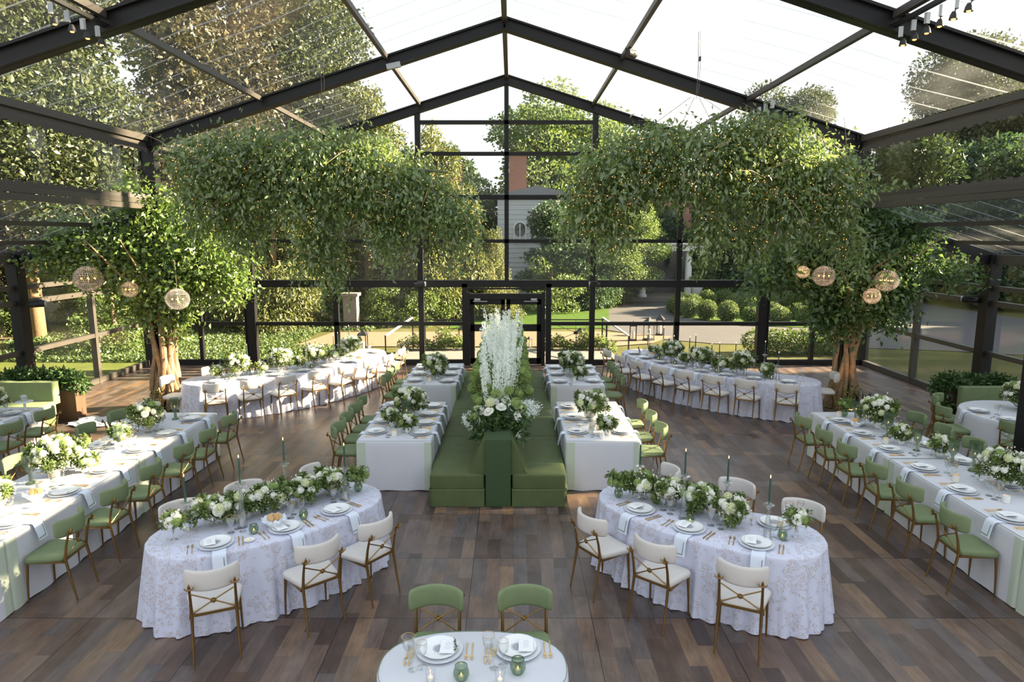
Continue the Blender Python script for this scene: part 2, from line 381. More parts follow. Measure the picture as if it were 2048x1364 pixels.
# ceiling
ceil = struct(thing('ceiling', None, None, (0, 0, 0)))
for y in (YB, Y2, Y1, Y0):
    for s in (-1, 1):
        m = MB(); d = .16 if y == YB else .17
        m.beam((s*XC, y, ZE-.12), (0, y, ZR-.12), d*.55, .26)
        m.beam((s*XC, y, ZE-.015), (0, y, ZR-.015), d+.05, .035); m.beam((s*XC, y, ZE-.235), (0, y, ZR-.235), d+.05, .035)
        m.build('rafter', M['frame'], ceil)
for x in (-4.9, -2.35, 2.35, 4.9):
    for a, b in ((YB, Y2), (Y2, Y1), (Y1, Y0), (Y0, -1)):
        MB().box((x, (a+b)/2, roofz(x)-.05), (.075, a-b-.17, .09)).build('purlin', M['frame2'], ceil)
MB().box((0, (YB-1)/2, ZR-.06), (.10, YB+1, .12)).build('ridge_beam', M['frame2'], ceil)
for s in (-1, 1):
    for a, b in ((YB, Y2), (Y2, Y1), (Y1, Y0), (Y0, -1)):
        m = MB()
        for i in range(8):      # slightly sagging vinyl between rafters
            for j in range(8):
                def P(i, j):
                    x = s*XC*i/8; y = a+(b-a)*j/8
                    return (x, y, roofz(x)+.03-.05*math.sin(PI*i/8*3) ** 2*math.sin(PI*j/8))
                m.add([P(i, j), P(i+1, j), P(i+1, j+1), P(i, j+1)], [(0, 1, 2, 3)])
        m.build('roof_panel', M['roofpane'], ceil, smooth=True, ang=None)
# side aisles' roofs
for s, xw in ((-1, -XW), (1, XWR)):
    for y in (YB, Y2, Y1, Y0):
        MB().beam((s*XC, y, ZL-.16), (xw, y, ZA-.12), .12, .24).build('aisle_rafter', M['frame'], ceil)
    for t in (.35, .7):
        x = s*XC+(xw-s*XC)*t; z = ZL+(ZA-ZL)*t
        for a, b in ((YB, Y2), (Y2, Y1), (Y1, Y0)):
            MB().box((x, (a+b)/2, z-.05), (.09, a-b-.14, .08)).build('aisle_purlin', M['frame2'], ceil)
    for a, b in ((YB, Y2), (Y2, Y1), (Y1, Y0)):
        MB().add([(s*XC, a, ZL), (xw, a, ZA+.02), (xw, b, ZA+.02), (s*XC, b, ZL)], [(0, 1, 2, 3)]).build('aisle_roof_panel', M['roofpane'], ceil)
# side walls: nave columns with upper band, outer wall with posts and rails
trim_n = 0
for s, nm, xw in ((-1, 'left', -XW), (1, 'right', XWR)):
    W_ = struct(thing('wall_'+nm, None, None))
    for y in (YB, Y2, Y1, Y0):
        m = MB(); m.box((s*XC, y, ZE/2), (.28, .12, ZE)); m.box((s*(XC-.14), y, ZE/2), (.03, .2, ZE)); m.box((s*(XC+.14), y, ZE/2), (.03, .2, ZE))
        if y in (YB, Y2, Y1): m.build('nave_column', M['frame'], W_)
    for a, b in ((YB, Y2), (Y2, Y1), (Y1, Y0)):
        L = a-b-.2; c = (a+b)/2
        m = MB(); m.box((s*XC, c, ZE-.07), (.16, L, .12)); m.box((s*(XC+.02), c, ZE-.2), (.10, L, .10)); m.build('eave_beam', M['frame2'], W_)
        m = MB(); m.box((s*XC, c, ZL-.03), (.14, L, .10)); m.box((s*(XC-.03), c, ZL+.08), (.05, L, .10)); m.build('aisle_beam', M['frame2'], W_)
        m = MB()
        for i in range(12):
            y0 = b+.1+L*i/12; y1 = y0+L/12
            m.add([(s*(XC+.02+.015*math.sin(i*2.1)), y0, ZL+.12), (s*(XC+.02+.015*math.sin((i+1)*2.1)), y1, ZL+.12), (s*(XC+.02), y1, ZE-.25), (s*(XC+.02), y0, ZE-.25)], [(0, 1, 2, 3)])
        m.build('band_pane', M['pane'], W_, smooth=True, ang=None)
        for zz, hh in ((ZE-.25, -.11), (ZL+.12, .11)):
            trim_n += 1; m = MB(); n = int(L/.035)
            vs = []; fs = []
            for i in range(n+1):
                y = b+.1+L*i/n; xo = s*(XC-.045+(.012 if i % 2 else -.012))
                vs += [(xo, y, zz), (xo, y, zz+hh*(.8+.2*math.sin(i*.9)))]
                if i: fs.append((2*i-2, 2*i, 2*i+1, 2*i-1))
            m.add(vs, fs); struct(m.build('trim_%d' % trim_n, M['frame2']))
    # outer wall
    for y in (YB, (YB+Y2)/2, Y2, (Y2+Y1)/2, Y1, Y0):
        big = y in (Y2, Y1)
        wd = .30 if big else .11
        m = MB(); m.box((xw, y, ZA/2), (.14 if not big else .2, wd, ZA))
        if big: m.box((xw-s*.13, y-.16, ZA/2), (.05, .06, ZA))
        m.build('wall_post', M['frame2'] if not big else M['frame'], W_)
    for a, b in ((YB, Y2), (Y2, Y1), (Y1, Y0)):
        L = a-b-.2; c = (a+b)/2
        for z, h in ((.08, .14), (1.22, .10), (2.28, .11), (2.60, .10), (ZA-.1, .2)):
            MB().box((xw, c, z), (.12, L, h)).build('wall_rail', M['frame2'], W_)
        MB().add([(xw+s*.02, a, .1), (xw+s*.02, b, .1), (xw+s*.02, b, ZA), (xw+s*.02, a, ZA)], [(0, 1, 2, 3)]).build('pane', M['pane'], W_)
# back wall
WB = struct(thing('wall_back', None, None))
def post(x, z0, z1, wd=.11, d=.13, y=YB, mt='frame'): return MB().box((x, y, (z0+z1)/2), (wd, d, z1-z0)).build('post', M[mt], WB)
def rail(x0, x1, z, h=.10, d=.12): return MB().box(((x0+x1)/2, YB-.005, z), (x1-x0, d, h)).build('rail', M['frame'], WB)
post(0, 2.4, ZR-.15, .12)
for s in (-1, 1):
    post(s*2.43, 0, roofz(2.43)-.12, .15, .14); post(s*4.85, 0, 4.73, .14, .13); post(s*8.75, 0, 3.8, .11, .12)
    post(s*1.19, 0, 2.34, .15, .15); post(s*XW*.995, 0, ZA, .2, .2)
    rail(s*7.16 if s < 0 else 2.5, -2.5 if s < 0 else 7.16, 4.73, .12); rail(-7.16 if s < 0 else 2.5, -2.5 if s < 0 else 7.16, 3.53, .10)
    rail(-10.2 if s < 0 else 1.26, -1.26 if s < 0 else 10.2, 1.2, .10)
    rail(-10.2 if s < 0 else 1.26, -1.26 if s < 0 else 10.2, .08, .15)
rail(-2.36, 2.36, 4.73, .13); rail(-2.36, 2.36, 3.53, .10); rail(-2.36, 2.36, 5.9, .10); rail(-2.36, 2.36, 6.73, .10)
rail(-10.2, 10.2, 2.34, .20, .14)
wi = 0
def window(poly):
    global wi; wi += 1
    return struct(MB().add(poly, [tuple(range(len(poly)))]).build('window_%d' % wi, M['pane']))
yb = YB+.03
for x0, x1 in ((-10.25, -8.75), (-8.75, -7.3), (-7.3, -4.85), (-4.85, -2.43), (-2.43, -1.19), (1.19, 2.43), (2.43, 4.85), (4.85, 7.3), (7.3, 8.75), (8.75, 10.25)):
    if abs(x0)+abs(x1) > 15: top = lambda x: ZL-(abs(x)-XC)*(ZL-ZA)/3
    else: top = lambda x: 4.73
    if max(abs(x0), abs(x1)) < 2.5: top = lambda x: 2.34
    window([(x0, yb, .1), (x1, yb, .1), (x1, yb, top(x1)), (x0, yb, top(x0))])
window([(-2.43, yb, 2.34), (0, yb, 2.34), (0, yb, ZR-.1), (-2.43, yb, roofz(2.43)-.1)])
window([(0, yb, 2.34), (2.43, yb, 2.34), (2.43, yb, roofz(2.43)-.1), (0, yb, ZR-.1)])
for s in (-1, 1): window([(s*2.43, yb, 4.73), (s*XC, yb, 4.73), (s*XC, yb, ZE-.1), (s*2.43, yb, roofz(2.43)-.1)])
# double door
D_ = struct(thing('door_1', None, None, (-.03, YB, 0)))
m = MB(); m.box((0, -.02, 1.98), (2.2, .12, .16)); m.box((0, -.02, 2.2), (2.2, .1, .04))
for s in (-1, 1): m.box((s*1.07, -.02, 1.05), (.10, .13, 2.1))
m.build('door_frame', M['frame'], D_)
for s in (-1, 1):
    m = MB(); x0, x1 = (s*.03, s*1.0); c = (x0+x1)/2; wd = abs(x1-x0)
    for x in (x0+s*.045, x1-s*.045): m.box((x, 0, .98), (.11 if x == x0+s*.045 else .13, .06, 1.9))
    m.box((c, 0, 1.83), (wd, .06, .16)); m.box((c, 0, 1.08), (wd, .06, .20)); m.box((c, 0, .11), (wd, .06, .18))
    lf = m.build('door_leaf', M['frame'], D_)
    MB().box((c, .01, 1.0), (wd-.1, .008, 1.7)).build('door_pane', M['pane'], lf)
    cl = MB(); cl.box((s*.80, -.09, 1.90), (.17, .05, .06)); cl.box((s*.72, -.085, 1.845), (.40, .02, .022)); cl.build('door_closer', M['metalgrey'], D_)

# ------------------------------------------------------------ outdoors: ground
GZ = -.15
def ground(name, poly, z, m, k='structure', label=None, cat=None):
    o = MB().add([(x, y, z) for x, y in poly], [tuple(range(len(poly)))]).build(name, m)
    if k: o['kind'] = k
    if label: tag(o, label, cat)
    return o
M['lawn'] = plain('dry_lawn', (.085, .085, .028), .9, 0, .45, 1.3, .1, .4, 25)
M['lawnr'] = plain('grass_green', (.055, .10, .016), .9, 0, .35, 3, .1, .4, 25)
M['lawnl'] = plain('grass_yellow_green', (.10, .12, .03), .9, 0, .35, 2, .1, .4, 25)
M['road'] = plain('asphalt', (.085, .08, .083), .85, 0, .15, 1.2, .3, .2, 90)
M['path'] = plain('tan_gravel_path', (.22, .155, .11), .9, 0, .12, 3, .1)
M['patio'] = plain('stone_patio', (.18, .16, .15), .8, 0, .12, 2)
M['soil'] = plain('leaf_litter', (.10, .075, .045), .95, 0, .4, 2, .1)
ground('trim_lawn', [(-90, -10), (90, -10), (90, 120), (-90, 120)], GZ-.02, M['lawn'])
def arc_strip(name, cx, cy, r0, r1, a0, a1, z, m, n=40):
    mb = MB(); vs = []; fs = []
    for i in range(n+1):
        a = R(a0+(a1-a0)*i/n); vs += [(cx+r0*math.cos(a), cy+r0*math.sin(a), z), (cx+r1*math.cos(a), cy+r1*math.sin(a), z)]
        if i: fs.append((2*i-2, 2*i-1, 2*i+1, 2*i))
    o = mb.add(vs, fs).build(name, m); return o
drive = MB()
drive.add([(x, y, GZ) for x, y in [(4.0, 27.2), (5.8, 24.6), (7.4, 23.6), (11, 23.0), (15, 22.0), (18.5, 20.5), (21, 17.0), (60, 6), (60, 21), (30, 27), (24, 31), (23.5, 38), (20, 41.5), (14, 42), (9, 40.5), (6.0, 36.5), (4.0, 32)]], [tuple(range(17))])
tag(drive.build('driveway', M['road']), 'grey asphalt driveway curving around the hedge circle outside', 'driveway')
arc_strip('trim_hedge_circle_lawn', 13.2, 32.6, .01, 5.0, 0, 360, GZ+.02, M['lawnr'])['kind'] = 'structure'
ground('garden_path', [(-7.5, 22.9), (-7, 26.4), (3.5, 26.6), (6.3, 25.2), (5.2, 23.6), (3.5, 22.9)], GZ+.012, M['path'], None, 'tan gravel path crossing behind the glass back wall', 'path')
ground('patio', [(-3.6, 18.95), (3.4, 18.95), (3.4, 22.0), (-3.6, 22.0)], -.05, M['patio'], None, 'grey stone patio outside the double door', 'patio')
ground('trim_near_lawn', [(-2.5, 27.5), (4.2, 27.5), (5.4, 36), (-2.5, 34)], GZ+.006, M['lawnr'])
ground('trim_left_lawn', [(-30, 0), (-10.5, 0), (-10.5, 24), (-30, 24)], GZ+.006, M['lawnl'])
ground('trim_leaf_litter', [(-60, 24), (-7.6, 24), (-7.6, 60), (-60, 60)], GZ+.004, M['soil'])
ground('garden_walk', [(-34, 20.6), (-15, 22.4), (-11, 25.6), (-11, 27.8), (-15.5, 25.2), (-34, 23.6)], GZ+.014, M['path'], None, 'pale path running through the garden left of the tent', 'path')

# ------------------------------------------------------------ outdoors: plants
GREEN = {'hem': leafmat('hemlock_needles', (.03, .055, .010), (.19, .21, .05), .33),
         'dark': leafmat('dark_foliage', (.010, .026, .007), (.055, .10, .026), .3),
         'mid': leafmat('mid_foliage', (.035, .085, .016), (.17, .24, .055), .35),
         'blue': leafmat('cool_foliage', (.014, .040, .014), (.07, .135, .05), .3),
         'aut': leafmat('olive_brown_foliage', (.030, .030, .014), (.095, .085, .032), .25),
         'wood': leafmat('olive_green_foliage', (.022, .038, .012), (.085, .11, .035), .3),
         'box': leafmat('boxwood', (.035, .08, .012), (.16, .22, .05), .25),
         'ivy': leafmat('ground_ivy', (.028, .065, .013), (.12, .18, .045), .3)}
def tree_mesh(name, n, blobs, size, mk, seed, **kw):
    rs = np.random.RandomState(seed); P, d = blob_points(n, blobs, rs, kw.get('shell', .6))
    L = size*(1+.35*rs.normal(size=n)).clip(.4, 1.9)
    V, F = leaf_arrays(P, L, rs, d, .4, kw.get('width', .6), kw.get('droop', .2)); return np_mesh(name, V, F, GREEN[mk])
def rand_blobs(seed, h, r, k, z0=.25, taper=.6):
    q = random.Random(seed); B = []
    for i in range(k):
        t = i/(k-1); z = h*(z0+(1-z0)*t)*.95; rr = r*(1-taper*t)*q.uniform(.7, 1.05); a = q.uniform(0, 6.28)
        B.append((rr*.65*math.cos(a), rr*.65*math.sin(a), z, rr*.62, rr*.62, max(.5, h*.11)*q.uniform(.8, 1.2)))
    return B
TREES = {}
def trunk_mesh(h, r, seed, nbr=6):
    q = random.Random(seed); m = MB(); m.tube([(0, 0, -.2), (q.uniform(-.1, .1), 0, h*.3), (q.uniform(-.3, .3), q.uniform(-.2, .2), h*.6), (0, 0, h*.9)], [r, r*.75, r*.5, r*.12], 8)
    for i in range(nbr):
        z = h*(.25+.6*i/nbr); a = q.uniform(0, 6.28); L = h*.22
        m.tube([(0, 0, z), (L*.5*math.cos(a), L*.5*math.sin(a), z+L*.3), (L*math.cos(a), L*math.sin(a), z+L*.5)], [r*.3, r*.2, r*.05], 5)
    return m.mesh('trunk', M['bark'], True)
def mk_tree(key, h, r, k, n, size, mat_, seed, **kw):
    TREES[key] = (tree_mesh('foliage', n, rand_blobs(seed, h, r, k, kw.pop('z0', .2), kw.pop('taper', .6)), size, mat_, seed, **kw), trunk_mesh(h, kw.get('tr', r*.07), seed))
mk_tree('hemlock', 10, 3.4, 34, 42000, .20, 'hem', 3, z0=.04, taper=.7, droop=.9, shell=.35, width=.35)
mk_tree('round', 9, 4.2, 26, 64000, .155, 'mid', 5, z0=.25, taper=.35)
mk_tree('dark', 10, 4.2, 26, 30000, .26, 'dark', 9, z0=.10, taper=.4)
mk_tree('blue', 9, 4.5, 26, 30000, .26, 'blue', 12, z0=.08, taper=.4)
mk_tree('tall', 20, 6, 36, 75000, .24, 'wood', 15, z0=.30, taper=.3)
mk_tree('autumn', 19, 5.5, 32, 75000, .22, 'aut', 18, z0=.2, taper=.35)
q = random.Random(77)
def shade_tree(key, blobs, n, size, mk, h, seed): TREES[key] = (tree_mesh('foliage', n, blobs, size, mk, seed, shell=.15, width=.8), trunk_mesh(h, .28, seed))
shade_tree('row', [(0, q.uniform(-.3, .3), 2.0+i*1.15, 1.6, 1.75, 1.1) for i in range(11)]+[(q.uniform(-.2, .2), j_*1.05, 14.75, 1.0, .8, .65) for j_ in (-1, 0, 1)], 24000, .42, 'blue', 15, 61)  # unseen tree shaped to block sun from the middle of the tent
shade_tree('gap', [(0, q.uniform(-.3, .3), 2.0+i*1.15, 1.6, 1.75, 1.1) for i in range(9)]+[(q.uniform(-.2, .2), j_*1.05, 14.75, 1.0, .8, .65) for j_ in (-1, 0, 1)]+[(0, 0, 14.3, 1.3, 1.5, .55)], 22000, .42, 'blue', 15, 63)  # same added blocker, left open at one height to let sun through
shade_tree('high', [(0, y_, z_, 1.2, .9, .62) for y_, z_ in [(-1.5, 17.75), (-.5, 17.7), (.5, 17.8), (1.4, 17.9)]]+[(0, y_, z_, 1.2, 1.3, .9) for y_, z_ in [(-2.6, 18.2), (-1, 20.6), (.5, 20.8), (1.5, 21.4), (0, 22.4)]], 20000, .34, 'mid', 23, 62)  # unseen crown added to shade the right hanging greenery
mk_tree('shrub', 2.4, 1.8, 12, 9000, .11, 'mid', 21, z0=.1, taper=.4)
TLAB = {'hemlock': 'drooping yellow-green hemlock', 'round': 'round mid-green leafy tree', 'dark': 'dense dark green tree', 'blue': 'cool bluish-green leafy tree',
        'tall': 'tall broad green tree', 'high': 'added high-crowned shading tree', 'row': 'dense bluish-green tree', 'gap': 'sun-slotted bluish-green tree', 'lowrow': 'dense bluish-green tree', 'autumn': 'tall olive-brown tree', 'shrub': 'low rounded green shrub'}
def tree(key, x, y, s=1., rz=0., where='', sz=None):
    fo, tr_ = TREES[key]; t = thing({'shrub': 'shrub'}.get(key, 'tree'), TLAB[key]+' '+where, 'shrub' if key == 'shrub' else 'tree', (x, y, GZ), rz, 'trees and shrubs outside the tent')
    t.scale = (s, s, sz or s); ob('foliage', fo, t); ob('trunk', tr_, t); return t
TL = [('hemlock', -3.2, 31, .84, 0, 'just left of the door beyond the path'), ('hemlock', -.7, 31.0, .40, 2, 'behind the double door at the lawn edge'),
 ('hemlock', -9.6, 27.5, .72, 1, 'in the ivy behind the far left table'), ('hemlock', -12.6, 31, .8, 4, 'second from the left in the ivy bed'), ('hemlock', -7.2, 34, 1.06, 3, 'left of the chimney, behind the hanging greenery'),
 ('dark', -6.2, 36, .8, 0, 'in deep shade left of the house'), ('dark', -11.5, 37, .85, 2, 'at the back of the leaf-covered garden'), ('dark', -17, 34, .9, 3, 'behind the left column tree'),
 ('dark', -16, 42, 1.1, 1, 'far behind the left garden'), ('round', 3.6, 47, 1.42, 1, 'behind the chimney against the sky'), ('round', 4.6, 42, .72, 2, 'right of the chimney above the roof'),
 ('blue', 4.0, 35.5, .42, 0, 'right of the arched window'), ('blue', 3.0, 36.5, .60, 2, 'at the foot of the grey gable'), ('round', 6.4, 37.5, .60, 3, 'lit yellow beside the white porch column'), ('blue', 10, 46, .62, 4, 'over the porch'),
 ('blue', 14, 46, .74, 1, 'behind the hedge circle'), ('dark', 18.6, 47, .74, 2, 'far right behind the hedge circle'), ('blue', 23, 46, .82, 3, 'behind the right column tree'),
 ('dark', 30, 45, .85, 1, 'beyond the driveway on the right'), ('round', 36, 42, .75, 2, 'at the bend of the right driveway'), ('dark', 44, 40, .70, 5, 'on the right verge past the driveway'),
 ('row', 32, 5.6, 1, 0, 'first of the added unseen shade row east of the tent'), ('row', 32.1, 8.3, 1, 0, 'second of the added unseen shade row east of the tent'), ('row', 32, 11.0, 1, 0, 'third of the added unseen shade row east of the tent'), ('gap', 32.1, 13.7, 1.0, 0, 'fourth of the added unseen shade row east of the tent'), ('gap', 32, 16.4, .99, 0, 'fifth of the added unseen shade row east of the tent'), ('row', 32, 19.1, .93, 0, 'sixth of the added unseen shade row east of the tent'), ('row', 32, 22.2, .95, 0, 'seventh of the added unseen shade row east of the tent', .56), ('row', 32, 25.0, .95, 0, 'eighth of the added unseen shade row east of the tent', .56), ('row', 32, 27.8, .95, 0, 'ninth of the added unseen shade row east of the tent', .52), ('row', 32, 31.5, .95, 0, 'tenth of the added unseen shade row east of the tent', .36), ('row', 32, 35, .95, 0, 'last of the added unseen shade row east of the tent', .36), ('high', 32.1, 15.2, 1, 0, 'over the added unseen shade row east of the tent'),  # off-frame trees added and sized for the shade they throw
 ('blue', 21, 42, 1.0, 2, 'right of the hedge circle, behind the right column tree'), ('dark', 25.5, 41, 1.0, 3, 'beyond the driveway bend'), ('blue', 29.5, 42.5, 1.05, 0, 'second beyond the driveway bend'), ('dark', 27, 36.5, .8, 4, 'on the grass past the right driveway'), ('round', 31, 39.5, .9, 1, 'at the right frame edge past the driveway'), ('tall', 33, 50, .85, 5, 'tall behind the right driveway trees'), 
  ('tall', 37, 48, .7, 1, 'in the far right corner'), ('tall', 24, 60, .8, 1, 'on the skyline behind the right drive'),
 ('round', -3.8, 48, .86, 1, 'on the skyline left of the roof ridge'), ('dark', 22, 58, 1.1, 3, 'on the skyline behind the hedge circle'), ('dark', 9, 62, 1.1, 3, 'on the skyline behind the house'),
 ('dark', -5, 60, 1.1, 4, 'on the skyline far behind the hemlocks'), ('tall', -19, 46, .75, 0, 'in the back left woods'), ('tall', -28, 30, .95, 2, 'nearest tall tree left of the tent'), ('autumn', -24, 22, 1.0, 1, 'leaning over the left roof'),
 ('autumn', -14.5, 31, .92, 4, 'behind the left roof corner'), ('tall', -17.5, 24.5, .72, 2, 'over the left roof beside the walk'), ('tall', -11.5, 37, .85, 3, 'right of the olive-brown tree on the left'), ('autumn', -20, 25, .85, 1, 'between the left garden walk and the woods'), ('tall', -26, 13, .95, 4, 'over the near left roof'), ('round', -21, 29, .8, 2, 'at the end of the left walk'), ('dark', -27, 24, .8, 4, 'beyond the left lawn'),
 ('dark', -24, 16.5, .62, 3, 'beside the left lawn'), ('round', -26, 9, .9, 0, 'past the left lawn at the frame edge'), ('dark', -33, 34, 1.2, 2, 'deep in the left woods')]
for a in TL: tree(*a)
for i, a in enumerate([('shrub', -15, 27.5, 1.1, 0, 'by the left garden walk'), ('shrub', -13.2, 22.2, .9, 2, 'at the tent corner on the left'), ('shrub', -8.3, 29.5, .8, 1, 'between two hemlocks'), ('shrub', -5.2, 28.6, .7, 3, 'with pale flowers left of the stone step'),
  ('shrub', -3.6, 29.0, .8, 0, 'left of the door past the path'), ('shrub', 2.2, 34.0, 1.0, 1, 'on the grass bank right of the door'), ('shrub', 5.4, 38.4, 1.0, 2, 'at the porch steps'), ('shrub', 4.3, 37.0, 1.2, 4, 'left of the porch column'),
  ('shrub', 12.4, 42.5, .9, 3, 'behind the white urn'), ('shrub', 15.5, 43.5, .8, 1, 'at the far side of the drive'), ('shrub', -18.5, 20.0, .9, 3, 'beside the left lawn bed'), ('shrub', -20.5, 25.0, 1.1, 5, 'past the left walk'), ('shrub', -17.5, 28.5, 1.0, 2, 'behind the left walk lantern')]): tree(*a)
# ivy bed (uncountable)
rs = np.random.RandomState(4)
n = 60000; P = np.stack([rs.uniform(-18, -5.5, n), rs.uniform(19.8, 29.5, n), rs.uniform(0, .13, n)], 1); P[:, 2] += GZ
keep = ~((np.abs(P[:, 0]+6.5) < .6) & (np.abs(P[:, 1]-27.4) < .6)) & (P[:, 1] > 19.8+(P[:, 0]+5.5)*-.02) & ~((P[:, 1] > 22.6) & (P[:, 1] < 26.6) & (P[:, 0] > -7.5)) ; P = P[keep]
V, F = leaf_arrays(P, np.full(len(P), .085), rs, np.tile([0, 0, 1.], (len(P), 1)), .3, .8, -.2)
tag(ob('ivy_groundcover', np_mesh('ivy', V, F, GREEN['ivy'])), 'sunlit ivy groundcover outside the back left glass', 'ivy', kind='stuff')
# box hedge circle: each clipped ball is a plant
hb = tree_mesh('box_ball', 3000, [(0, 0, .42, .62, .62, .42)], .06, 'box', 31, shell=.9)
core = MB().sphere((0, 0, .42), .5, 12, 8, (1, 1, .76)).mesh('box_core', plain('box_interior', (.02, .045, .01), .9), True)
q = random.Random(3); hedge = []
for i in range(27):
    a = 2*PI*i/27; hedge.append((13.2+4.9*math.cos(a), 32.6+4.0*math.sin(a)))
for i in range(16):
    a = 2*PI*i/16+.1; hedge.append((14.2+2.9*math.cos(a), 32.9+2.4*math.sin(a)))
for i, (x, y) in enumerate(hedge):
    lab = ('clipped box ball in the outer ring of the hedge circle' if i < 27 else 'clipped box ball in the inner ring of the hedge circle')
    t = thing('box_ball', lab, 'hedge', (x, y, GZ), q.uniform(0, 6), 'outer ring of box balls' if i < 27 else 'inner ring of box balls'); t.scale = (.74, .74, q.uniform(.85, 1.1)); ob('foliage', hb, t); ob('inner_growth', core, t)
# low hedge beside the right corner
t = thing('boxwood_hedge', 'low dark boxwood hedge outside the right back corner of the tent', 'hedge', (9.6, 21.6, GZ))
ob('foliage', tree_mesh('f', 9000, [(i*.5-1.4, 0, .38, .45, .5, .4) for i in range(7)], .07, 'box', 33, shell=.8), t)
# ------------------------------------------------------------ house beyond the trees
M['siding'] = plain('grey_siding', (.50, .52, .56), .8, 0, .06, 6); M['brick'] = plain('old_brick', (.30, .15, .11), .9, 0, .3, 9)
M['roofs'] = plain('slate_roof', (.20, .20, .22), .8, 0, .15, 8); M['wtrim'] = plain('white_painted_trim', (.78, .77, .75), .6); M['wglass'] = plain('dark_window_glass', (.05, .06, .07), .1)
H = thing('house', 'grey-sided house with brick chimneys and a white porch behind the trees', 'house', (0, 40, GZ))
m = MB()
for i in range(44): m.box((1.5, .02*((i % 2)), .07+i*.14), (4.4, .3, .137))
m.build('siding_wall', M['siding'], H)
MB().add([(-1.1, -.4, 6.1), (4.2, -.4, 6.1), (1.6, -.4, 6.7), (-1.1, 8, 6.1), (4.2, 8, 6.1), (1.6, 8, 6.7)], [(0, 1, 2), (0, 2, 5, 3), (1, 4, 5, 2)]).build('gable_roof', M['roofs'], H)
wd = MB()
for i in range(9):
    a = PI*i/8; b2 = PI*min(i+1, 8)/8
    wd.beam((.62+.36*math.cos(a), -.2, 4.25+.36*math.sin(a)), (.62+.36*math.cos(b2)+1e-3, -.2, 4.25+.36*math.sin(b2)+1e-3), .06, .07)
for x in (-.34, 0, .34): wd.box((.62+x, -.2, 3.9), (.05, .08, .8 if x else 1.2))
wd.box((.62, -.2, 3.5), (.85, .1, .08)); fw = wd.build('arched_window', M['wtrim'], H); MB().lathe([(.35, 0), (.0001, 0.01)], 16, (0, 0, 0)).build('arched_pane', M['wglass'], fw).matrix_local = Matrix.Translation((.62, -.16, 4.2)) @ Matrix.Rotation(PI/2, 4, 'X') @ Matrix.Scale(1.3, 4, (0, 1, 0))
m = MB(); m.box((.5, 1.2, 4.3), (1.04, .9, 8.6)); m.box((.5, 1.2, 8.65), (1.18, 1.04, .16)); m.build('chimney', M['brick'], H)
m = MB(); m.box((-3.5, 5, 4.2), (.8, .8, 8.6)); m.build('chimney', M['brick'], H)
m = MB(); m.box((9.6, 6, 3.2), (5.4, .3, 6.4)); m.build('brick_wall', M['brick'], H)
for x in (8.3, 10.2):
    f = MB(); f.box((x, 5.8, 4.6), (.9, .1, 1.3)); f = f.build('window', M['wtrim'], H); MB().box((x, 5.74, 4.6), (.75, .06, 1.15)).build('pane', M['wglass'], f)
m = MB(); m.box((8.8, 1.0, 3.1), (5.2, 3.4, .35)); m.box((8.8, 1.0, 3.35), (5.5, 3.7, .12)); m.build('porch_roof', M['wtrim'], H)
for x in (6.8, 7.9, 10.6): MB().lathe([(.28, 0), (.28, .12), (.2, .2), (.19, 2.6), (.17, 2.7), (.27, 2.85), (.27, 2.95)], 14, (x, -.4, .2)).build('porch_column', M['wtrim'], H)
MB().box((8.8, .8, .1), (5.6, 3.6, .22)).build('porch_step', M['patio'], H)
MB().box((8.8, 2.5, 1.6), (5.0, .2, 3.0)).build('porch_wall', M['wglass'], H)
# urn on the drive, sundial, stone plinths
def urn():
    t = thing('garden_urn', '', 'urn'); MB().lathe([(.28, 0), (.28, .1), (.12, .18), (.1, .4), (.26, .55), (.36, .85), (.4, .95), (.34, .95), (.3, .85)], 16).build('bowl', M['wtrim'], t, True)
    MB().box((0, 0, -.02), (.6, .6, .06)).build('base', M['wtrim'], t); foliage('planting', 900, [(0, 0, 1.2, .45, .45, .35)], .1, GREEN['mid'], 5, t); return t
URN = Kind(urn); URN((10.8, 38.4, GZ), 0, 'white urn of plants at the far edge of the driveway'); URN((16.6, 33.6, GZ), 1, 'small white urn in the middle of the hedge circle', None, .7)
MB_ = MB(); MB_.box((-6.5, 27.4, .25), (.55, .5, 2.0)); MB_.box((-6.5, 27.4, 1.28), (.7, .65, .12)); tag(MB_.build('stone_pillar', M['patio']), 'pale stone pillar in the flower bed behind the back glass', 'pillar')
MB_ = MB(); MB_.box((-3.5, 30.3, .15), (1.5, .9, .6)); MB_.box((-3.7, 30.0, -.05), (2.0, 1.5, .2)); tag(MB_.build('stone_step', M['patio']), 'grey stone steps among flowers left of the door', 'steps')
# iron railings at the patio edge
def railing(x0, x1, y, lab):
    t = thing('iron_railing', lab, 'railing', (x0, y, -.08)); L = x1-x0
    for x in (0, L): MB().box((x, 0, .5), (.05, .05, 1.05)).build('railing_post', M['black'], t)
    m = MB(); m.box((L/2, 0, 1.0), (L, .035, .035)); m.box((L/2, 0, .12), (L, .03, .03)); m.build('railing_bar', M['black'], t)
    m = MB(); c = (L/2, 0, .56)
    for a in ((0, 0, .98), (L, 0, .98), (0, 0, .14), (L, 0, .14)): m.tube([a, c], .009, 6)
    m.box(c, (.14, .02, .1)); m.box((L/2, 0, .75), (.012, .012, .5)); m.box((L/2, 0, .35), (.012, .012, .45)); m.build('crossed_bars', M['black'], t)
    return t
railing(-2.75, -1.25, 21.95, 'black iron railing with crossed bars left of the door'); railing(1.25, 3.3, 21.95, 'black iron railing with crossed bars right of the door')
